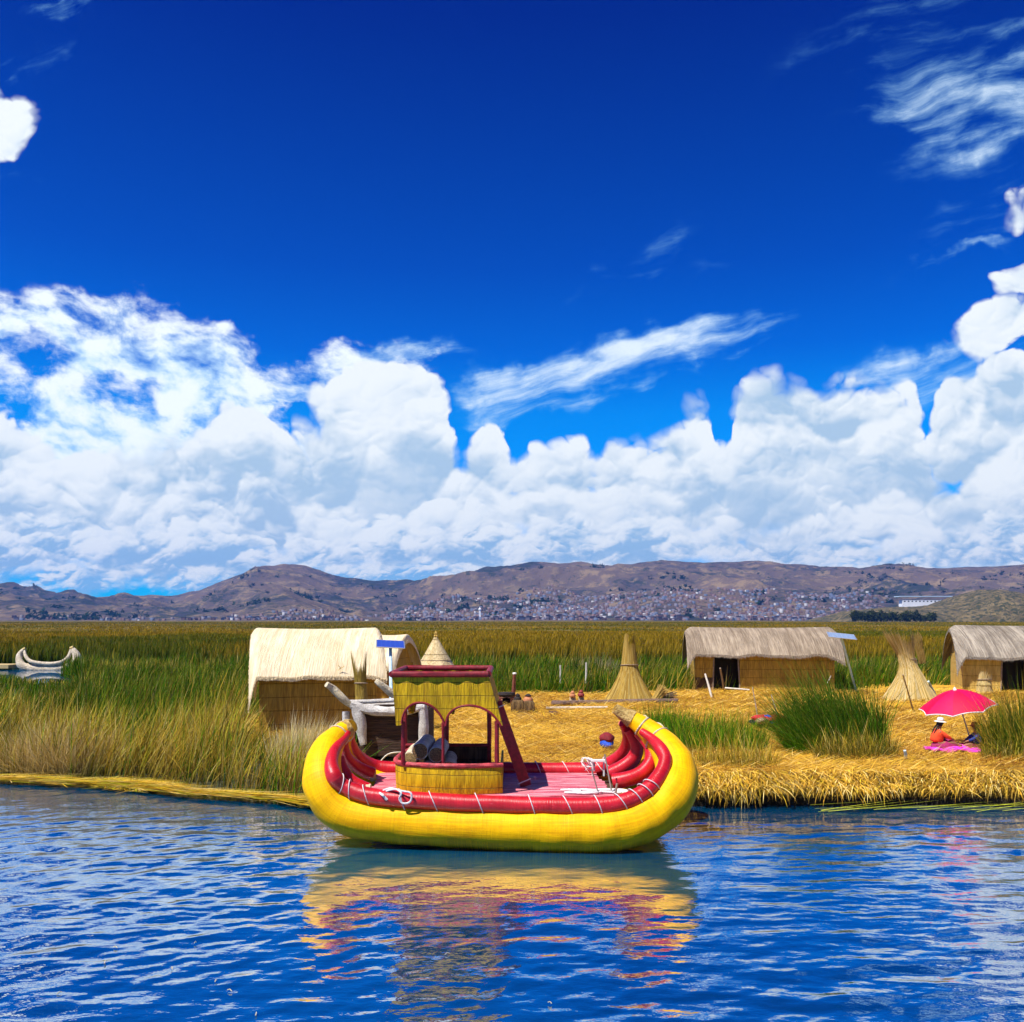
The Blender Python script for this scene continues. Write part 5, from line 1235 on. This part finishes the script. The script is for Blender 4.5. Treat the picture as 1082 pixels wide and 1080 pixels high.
def umbrella():
    top = Vector(P(1009, 729, 25.6)); foot = Vector((X(1027, 26.2), 26.2, GZ)); o = thing('umbrella', foot, 'red sun umbrella with white scalloped edge standing behind the seated woman', 'umbrella')
    ax = (top-foot).normalized(); M = Mesh(); M.tube([foot, top+ax*.04], .018, 10); M.build('pole', MPOLE, o)
    T = Matrix.Rotation(R(-11), 3, 'Y') @ Matrix.Rotation(R(5), 3, 'X'); Rr = .98; n = 8; H = .47
    cols = [(.90, .004, .11), (.74, .003, .07)]
    mats = [plain('red_canopy_%d' % i, c, .55, .06, 6, .15) for i, c in enumerate(cols)]
    for m in mats:
        nn = NT(m.node_tree); b = m.node_tree.nodes['Principled BSDF']; tr = nn.node('ShaderNodeBsdfTranslucent'); tr.inputs[0].default_value = (.9, .01, .06, 1); mx_ = nn.node('ShaderNodeMixShader'); mx_.inputs[0].default_value = .3
        m.node_tree.links.new(b.outputs[0], mx_.inputs[1]); m.node_tree.links.new(tr.outputs[0], mx_.inputs[2]); m.node_tree.links.new(mx_.outputs[0], m.node_tree.nodes['Material Output'].inputs['Surface'])
    off = R(12)
    for k in range(n):
        a0, a1 = 2*math.pi*k/n+off, 2*math.pi*(k+1)/n+off
        def fn(u, v, sc=1.):
            r = Rr*v; e = 1-(1-u)*2; a = a0+(a1-a0)*u
            chord = math.cos((a1-a0)/2)/math.cos(a-(a0+a1)/2); k_ = v*v
            rr = r*(1-(1-chord)*.9)*(1-.035*k_*(1-e*e)); z = -H*(v**1.7)+.035*(1-e*e)*v
            return top+T @ Vector((math.cos(a)*rr, math.sin(a)*rr, z))
        M = Mesh(); M.sheet(fn, 8, 10); M.build('canopy_panel', mats[k % 2], o)
        M = Mesh(); M.tube([fn(u, 1.0)+T @ Vector((0, 0, -.012)) for u in np.linspace(0, 1, 9)], .016, 6); M.build('edge_trim', bpy.data.materials['white_paint'], o)
        M = Mesh(); M.tube([fn(0, v)+T @ Vector((0, 0, -.012)) for v in np.linspace(.02, 1, 9)], .008, 5); M.build('rib', MPOLE, o)
    M = Mesh(); M.lathe(top, [(.05, -.02), (.04, .03), (.015, .07), (.001, .09)], 12, tilt=T); M.build('finial', bpy.data.materials['white_paint'], o)
umbrella()

# ---------------------------------------------------------------- old grey canoe in the channel
def canoe():
    D = 76.; c = Vector((X(51, D), D, 0)); root = thing('reed_canoe', c, 'small grey white reed canoe with upturned ends moored in the channel at the far left', 'boat')
    m = fibre('bleached_canoe_reed', (.40, .32, .21), (.70, .60, .45), (8, 8, 8), .75, .8, .03)
    q = lambda px, py, d=D: Vector(P(px, py, d))
    for sgn in (-1, 1):
        d = D+sgn*.38
        M = Mesh(); M.tube([q(25, 686.5, D), q(20.5, 693, D+sgn*.1), q(22, 702, d), q(30, 706, d), (q(50, 707.5, d)), q(66, 706.5, d), q(77, 703, d), q(81.5, 695, D+sgn*.15), q(77, 686, D)], [.14, .24, .32, .36, .36, .36, .36, .34, .2], 18, True, .05, 5); M.build('hull_roll', m, root)
        e = D+sgn*.62
        M = Mesh(); M.tube([q(26, 687, D), q(27, 693, D+sgn*.3), q(33, 699, e), q(50, 701.5, e), q(64, 700, e), q(72, 694.5, D+sgn*.3), q(75, 686, D)], [.08, .13, .15, .16, .15, .15, .09], 12, True, .06, 5); M.build('gunwale_roll', m, root)
    for px, py in ((25.5, 686), (76, 684.5)):
        M = Mesh(); p = q(px, py, D); M.tube([p-Vector((.12, 0, .05)), p+Vector((.12, 0, .05))], .12, 10, True, .3); M.build('bound_tip', fibre('tip_binding_%d' % int(px), (.42, .30, .10), (.66, .5, .2), (20, 20, 20)), root)
canoe()
M_ = Mesh(); M_.sheet(lambda u, v: (X(-12+31*u, 77), 75.5+2.5*v, .12), 8, 4, (0, 0, .28)); o_ = M_.build('reed_raft', fibre('raft_reed', (.36, .25, .09), (.62, .47, .22), (2, 16, 16)), origin=(X(3, 77), 76.5, .1)); tag(o_, 'flat pale reed raft floating left of the grey canoe', 'raft')
M_ = Mesh(); M_.sheet(lambda u, v: (X(176+24*u, 68), 67.5+1.5*v, .25), 8, 4, (0, 0, .22)); o_ = M_.build('reed_raft', bpy.data.materials['raft_reed'], origin=(X(188, 68), 68, .2)); tag(o_, 'narrow tan strip of cut reed lying in the green reeds right of the canoe', 'raft')
def buoy():
    c = Vector(P(99.5, 707, 72)); M = Mesh(); M.tube([(c.x, c.y, .0), (c.x, c.y, c.z)], .04, 8); M.lathe(c, [(.001, -.16), (.14, -.08), (.17, .03), (.13, .14), (.001, .2)], 16); o = M.build('buoy', bpy.data.materials['white_paint'], origin=(c.x, c.y, 0)); tag(o, 'small white float on a short stick in the reeds right of the canoe', 'float')
buoy()
def litter():
    # bits drifting on the lake in front
    rr = random.Random(5)
    for k, (px, py) in enumerate(((182, 1026), (124, 1003), (245, 1049), (227, 1039), (110, 1020), (327, 1024), (60, 1052), (270, 1075), (205, 998), (583, 1062), (93, 915), (470, 1010))):
        D = EYE*F/(py-HY); x = X(px, D); L = .03+.04*rr.random(); a = rr.random()*3
        M = Mesh(); M.tube([(x, D, .015), (x+math.cos(a)*L*.5, D+math.sin(a)*L, .03), (x+math.cos(a)*L, D+math.sin(a)*L*1.3, .02)], .005, 5); o = M.build('floating_bit', M_CREAM, origin=(x, D, 0)); tag(o, 'tiny pale stem fragment floating on the open blue water', 'stem', 'stem fragments on the open water')
litter()
# ---------------------------------------------------------------- the town on the far shore
def town():
    rr = np.random.default_rng(3)
    WALLC = [((.125, .06, .055), 'brick'), ((.15, .085, .08), 'pale_brick'), ((.20, .165, .18), 'whitewash'), ((.22, .13, .12), 'dull_brick'), ((.22, .20, .25), 'grey_render'), ((.12, .15, .24), 'blue_paint')]
    ROOFC = [((.17, .08, .075), 'red_roof'), ((.17, .16, .21), 'tin_roof'), ((.14, .20, .30), 'blue_roof')]
    mats = [plain('town_'+n, tuple(q*.72 for q in c), .8, .2, .05, 0) for c, n in WALLC]; rmats = [plain('town_'+n, tuple(q*.72 for q in c), .7, .2, .05, 0) for c, n in ROOFC]
    cand = []
    while len(cand) < 4200:
        px = rr.uniform(-40, 940); y = 2500+rr.random()**1.5*1050
        dens = np.interp(px, [-40, 40, 140, 200, 240, 380, 420, 480, 900, 940], [.10, .16, .10, .12, .35, .25, .7, .9, 1., .3])
        lim = np.interp(px, [-40, 250, 300, 400, 600, 940], [2570, 2650, 2750, 3050, 3500, 3500])
        if rr.random() > dens or y > lim or vn(px*.02, y*.004) < .30: continue
        x = (px-CX)/F*y; cand.append((x, y, rr.integers(0, 1000)))
    cand.sort(key=lambda c: c[1])
    def boxes(lst):
        M = Mesh()
        for x, y, w, d, h, z in lst: M.box((x, y, z+h/2-1.5), (w, d, h+3))
        return M
    protos = []
    for i, (m) in enumerate(mats):
        for j in range(2):
            w, d, h = 6.5+3.5*j, 7, 4+2.6*j
            M = Mesh(); M.box((0, 0, h/2-2), (w, d, h+4)); me = M.build('w', m, origin=(0, 0, 0), smooth=0); 
            M = Mesh()
            M.box((0, 0, h+.25), (w+.8, d+.8, .5)); rf = M.build('r', rmats[(i+j) % 3], origin=(0, 0, 0), smooth=0)
            M = Mesh()
            for sx in (-1, 0, 1):
                for kz in range(1+j): M.box((sx*w*.3, -d/2-.05, 2+kz*3.4), (1.4, .12, 1.5))
            wn = M.build('n', SOOT, origin=(0, 0, 0), smooth=0)
            protos.append((me, rf, wn))
    N1 = 296; step = 1
    idx = rr.choice(900, N1, replace=False); near = [cand[i] for i in sorted(idx)]; rest = [c for i, c in enumerate(cand) if i not in set(idx.tolist())]
    for x, y, s in near:
        a, b, c = protos[s % len(protos)]; z = float(hill_h(np.array([x]), np.array([y]))[0])
        t = thing('town_house', (x, y, z), 'tiny flat roofed town house on the far shore below the hills', 'house', 'houses of the far town')
        sc_ = .8+.5*((s*7) % 10)/10; t.scale = (sc_, sc_, sc_); t.rotation_euler = (0, 0, (s % 9-4)*.08)
        for p, nm in ((a, 'wall'), (b, 'roof'), (c, 'window')):
            o = bpy.data.objects.new(nm, p.data); COL.objects.link(o); o.parent = t
    for tr in protos:
        for p in tr: bpy.data.objects.remove(p)
    # everything farther up the slopes: one mass, coloured per house
    V = []; Q = []; C_ = []
    zz = hill_h(np.array([c[0] for c in rest]), np.array([c[1] for c in rest]))
    for (x, y, s), z in zip(rest, zz):
        w = 5+(s % 6); d = 7; h = 3+(s % 5)*1.1; o = len(V)
        for sz in (-3, h):
            for sx, sy in ((-1, -1), (1, -1), (1, 1), (-1, 1)): V.append((x+sx*w/2, y+sy*d/2, z+sz))
        Q += [(o+4, o+5, o+6, o+7), (o, o+1, o+5, o+4), (o+1, o+2, o+6, o+5), (o+2, o+3, o+7, o+6), (o+3, o, o+4, o+7)]
        c = WALLC[s % 6][0] if s % 23 else (.5, .5, .52); C_ += [tuple(q*.75 for q in c)]*8
    m, n, b = new_mat('town_mass'); at = n.node('ShaderNodeAttribute', attribute_name='Col'); n.put(b.inputs['Base Color'], S(n, at.outputs['Color'])); b.inputs['Roughness'].default_value = .8
    o = fast_mesh('hillside_town', np.array(V), np.array(Q, np.int32), None, np.array(C_), m, (0, 3000, 0)); tag(o, 'dense brick town spread over the lower slopes of the far hills', 'town', kind='stuff')
def vn(x, y): return float(fbm(np.array([x]), np.array([y]), 1., 3, 44)[0])
town()
def far_trees():
    """dark groves dotted over the hills, one mass of leaf clumps"""
    rr = np.random.default_rng(9); V = []; T = []; C_ = []
    def blob(x, y, z, r, n=26):
        for _ in range(n):
            a = rr.normal(0, .42, 3)*r; a[2] = abs(a[2])*1.1+.15*r; s_ = r*.42; o = len(V)
            for _k in range(3): V.append((x+a[0]+rr.normal(0, s_), y+a[1]+rr.normal(0, s_), z+a[2]+rr.normal(0, s_)))
            T.append((o, o+1, o+2)); c = (.02+rr.random()*.02, .035+rr.random()*.025, .012); C_.extend([c]*3)
    pts = []
    for k in range(330):
        px = rr.uniform(-60, 1140); y = rr.uniform(2500, 4300); x = (px-CX)/F*y
        if vn(px*.03+9, y*.005) < .5: continue
        for j in range(rr.integers(1, 6)): pts.append((x+rr.normal(0, 25), y+rr.normal(0, 25), rr.uniform(5, 11)))
    for px0, px1, y in ((20, 105, 2540), (345, 380, 3300), (355, 372, 3350), (705, 735, 3500), (560, 580, 3000), (300, 330, 3600)):
        for k in range(22):
            px = rr.uniform(px0, px1); yy = y+rr.normal(0, 22); pts.append(((px-CX)/F*yy, yy, rr.uniform(7, 12)))
    hz = hill_h(np.array([p[0] for p in pts]), np.array([p[1] for p in pts]))
    for (x, y, r), z in zip(pts, hz): blob(x, y, float(z), r, 16)
    o = fast_mesh('hillside_groves', np.array(V), None, np.array(T, np.int32), np.array(C_), M_BLADE, (0, 3000, 0)); tag(o, 'dark green groves and scrub scattered on the far hills', 'trees', kind='stuff')
far_trees()
def grove():
    rr = np.random.default_rng(21)
    for k in range(15):
        px = 903+k*5.9+rr.uniform(-2, 2); D = 1222+rr.uniform(-12, 12); hgt = (rr.uniform(8, 17))*(1. if px < 960 else .85)
        c = Vector((X(px, D), D, .8)); lab = ['leftmost']+[w_+' from left' for w_ in ('second', 'third', 'fourth', 'fifth', 'sixth', 'seventh', 'eighth', 'ninth', 'tenth', 'eleventh', 'twelfth', 'thirteenth', 'fourteenth')]+['rightmost']; lab = lab[k]+','
        t = thing('shore_tree', c, lab+' dark round tree of the shore row by the small scrubby hill', 'tree', 'trees left of the small hill')
        M = Mesh(); M.tube([c-Vector((0, 0, .6)), c+Vector((rr.uniform(-.4, .4), 0, hgt*.35)), c+Vector((rr.uniform(-.8, .8), 0, hgt*.7))], [.5, .35, .15], 7); M.build('trunk', M_WOODOLD, t)
        n = 420; a = rr.normal(0, 1, (n, 3)); a /= np.linalg.norm(a, axis=1)[:, None]; rad = rr.uniform(.35, 1., n)**.5*(1+.3*np.sin(a[:, 0]*5+k)*np.cos(a[:, 2]*4))
        ctr = np.array(c)+np.array([0, 0, hgt*.58])+a*rad[:, None]*np.array([hgt*.46, hgt*.4, hgt*.42])
        s_ = hgt*.085; V = (ctr[:, None, :]+rr.normal(0, s_, (n, 3, 3))).reshape(-1, 3); T = np.arange(n*3).reshape(-1, 3).astype(np.int32)
        g = rr.uniform(.5, 1.4, n); col = np.repeat(np.stack([.05*g, .065*g, .016*g], 1), 3, axis=0)
        fast_mesh('crown', V, None, T, col, M_BLADE, parent=t)
    # long white building above the trees
    D = 1500.; c = Vector((X(977, D), D, .5)); t = thing('long_building', c, 'long low white and blue building above the shore trees beside the small hill', 'building'); zt = P(0, 630.5, D)[2]; zb = P(0, 634.0, D)[2]
    W = plain('white_render', (.85, .87, .9), .6, .05, .1, 0)
    M = Mesh(); M.box((X(978, D), D, (P(0, 645, D)[2]+zb)/2), (X(1006, D)-X(953, D), 14, zb-P(0, 645, D)[2])); M.build('wall', W, t)
    M = Mesh(); M.box((X(976, D), D+2, zt+.2), (X(1004, D)-X(948, D), 22, 1.3)); M.build('roof', plain('pale_blue_roof', (.45, .62, .78), .5, .05, .1, 0), t)
    M = Mesh()
    for k in range(13): M.box((X(954+k*4, D), D-7.1, zb-2.2), (2.2, .3, 1.6))
    M.build('window', SOOT, t)
    # white tower in the town
    D = 2560.; z = float(hill_h(np.array([X(507, D)]), np.array([D]))[0]); c = Vector((X(507, D), D, z)); t = thing('white_tower', c, 'slim white tower standing above the town roofs left of centre', 'tower')
    M = Mesh(); M.box(c+Vector((0, 0, 12)), (5, 5, 26)); M.build('shaft', W, t)
    M = Mesh(); M.lathe(c+Vector((0, 0, 25)), [(4.4, 0), (4.4, 1.2), (2.2, 3), (.01, 7)], 8); M.build('cap', W, t)
grove()
# ---------------------------------------------------------------- air
def haze():
    M = Mesh(); M.box((0, 2950, 208), (12400, 6700, 436)); 
    o = M.build('haze', None, origin=(0, 2950, 0), smooth=0)
    m = bpy.data.materials.new('haze_air'); m.use_nodes = True; t = m.node_tree; t.nodes.clear(); n = NT(t)
    v = n.node('ShaderNodeVolumePrincipled'); v.inputs['Color'].default_value = (.06, .32, 1., 1); v.inputs['Density'].default_value = HAZE; v.inputs['Anisotropy'].default_value = .2
    out = n.node('ShaderNodeOutputMaterial'); t.links.new(v.outputs[0], out.inputs['Volume'])
    o.data.materials.clear(); o.data.materials.append(m); tag(o, 'thin blue air between the island and the far hills', 'haze', kind='stuff')
HAZE = 7e-5
haze()
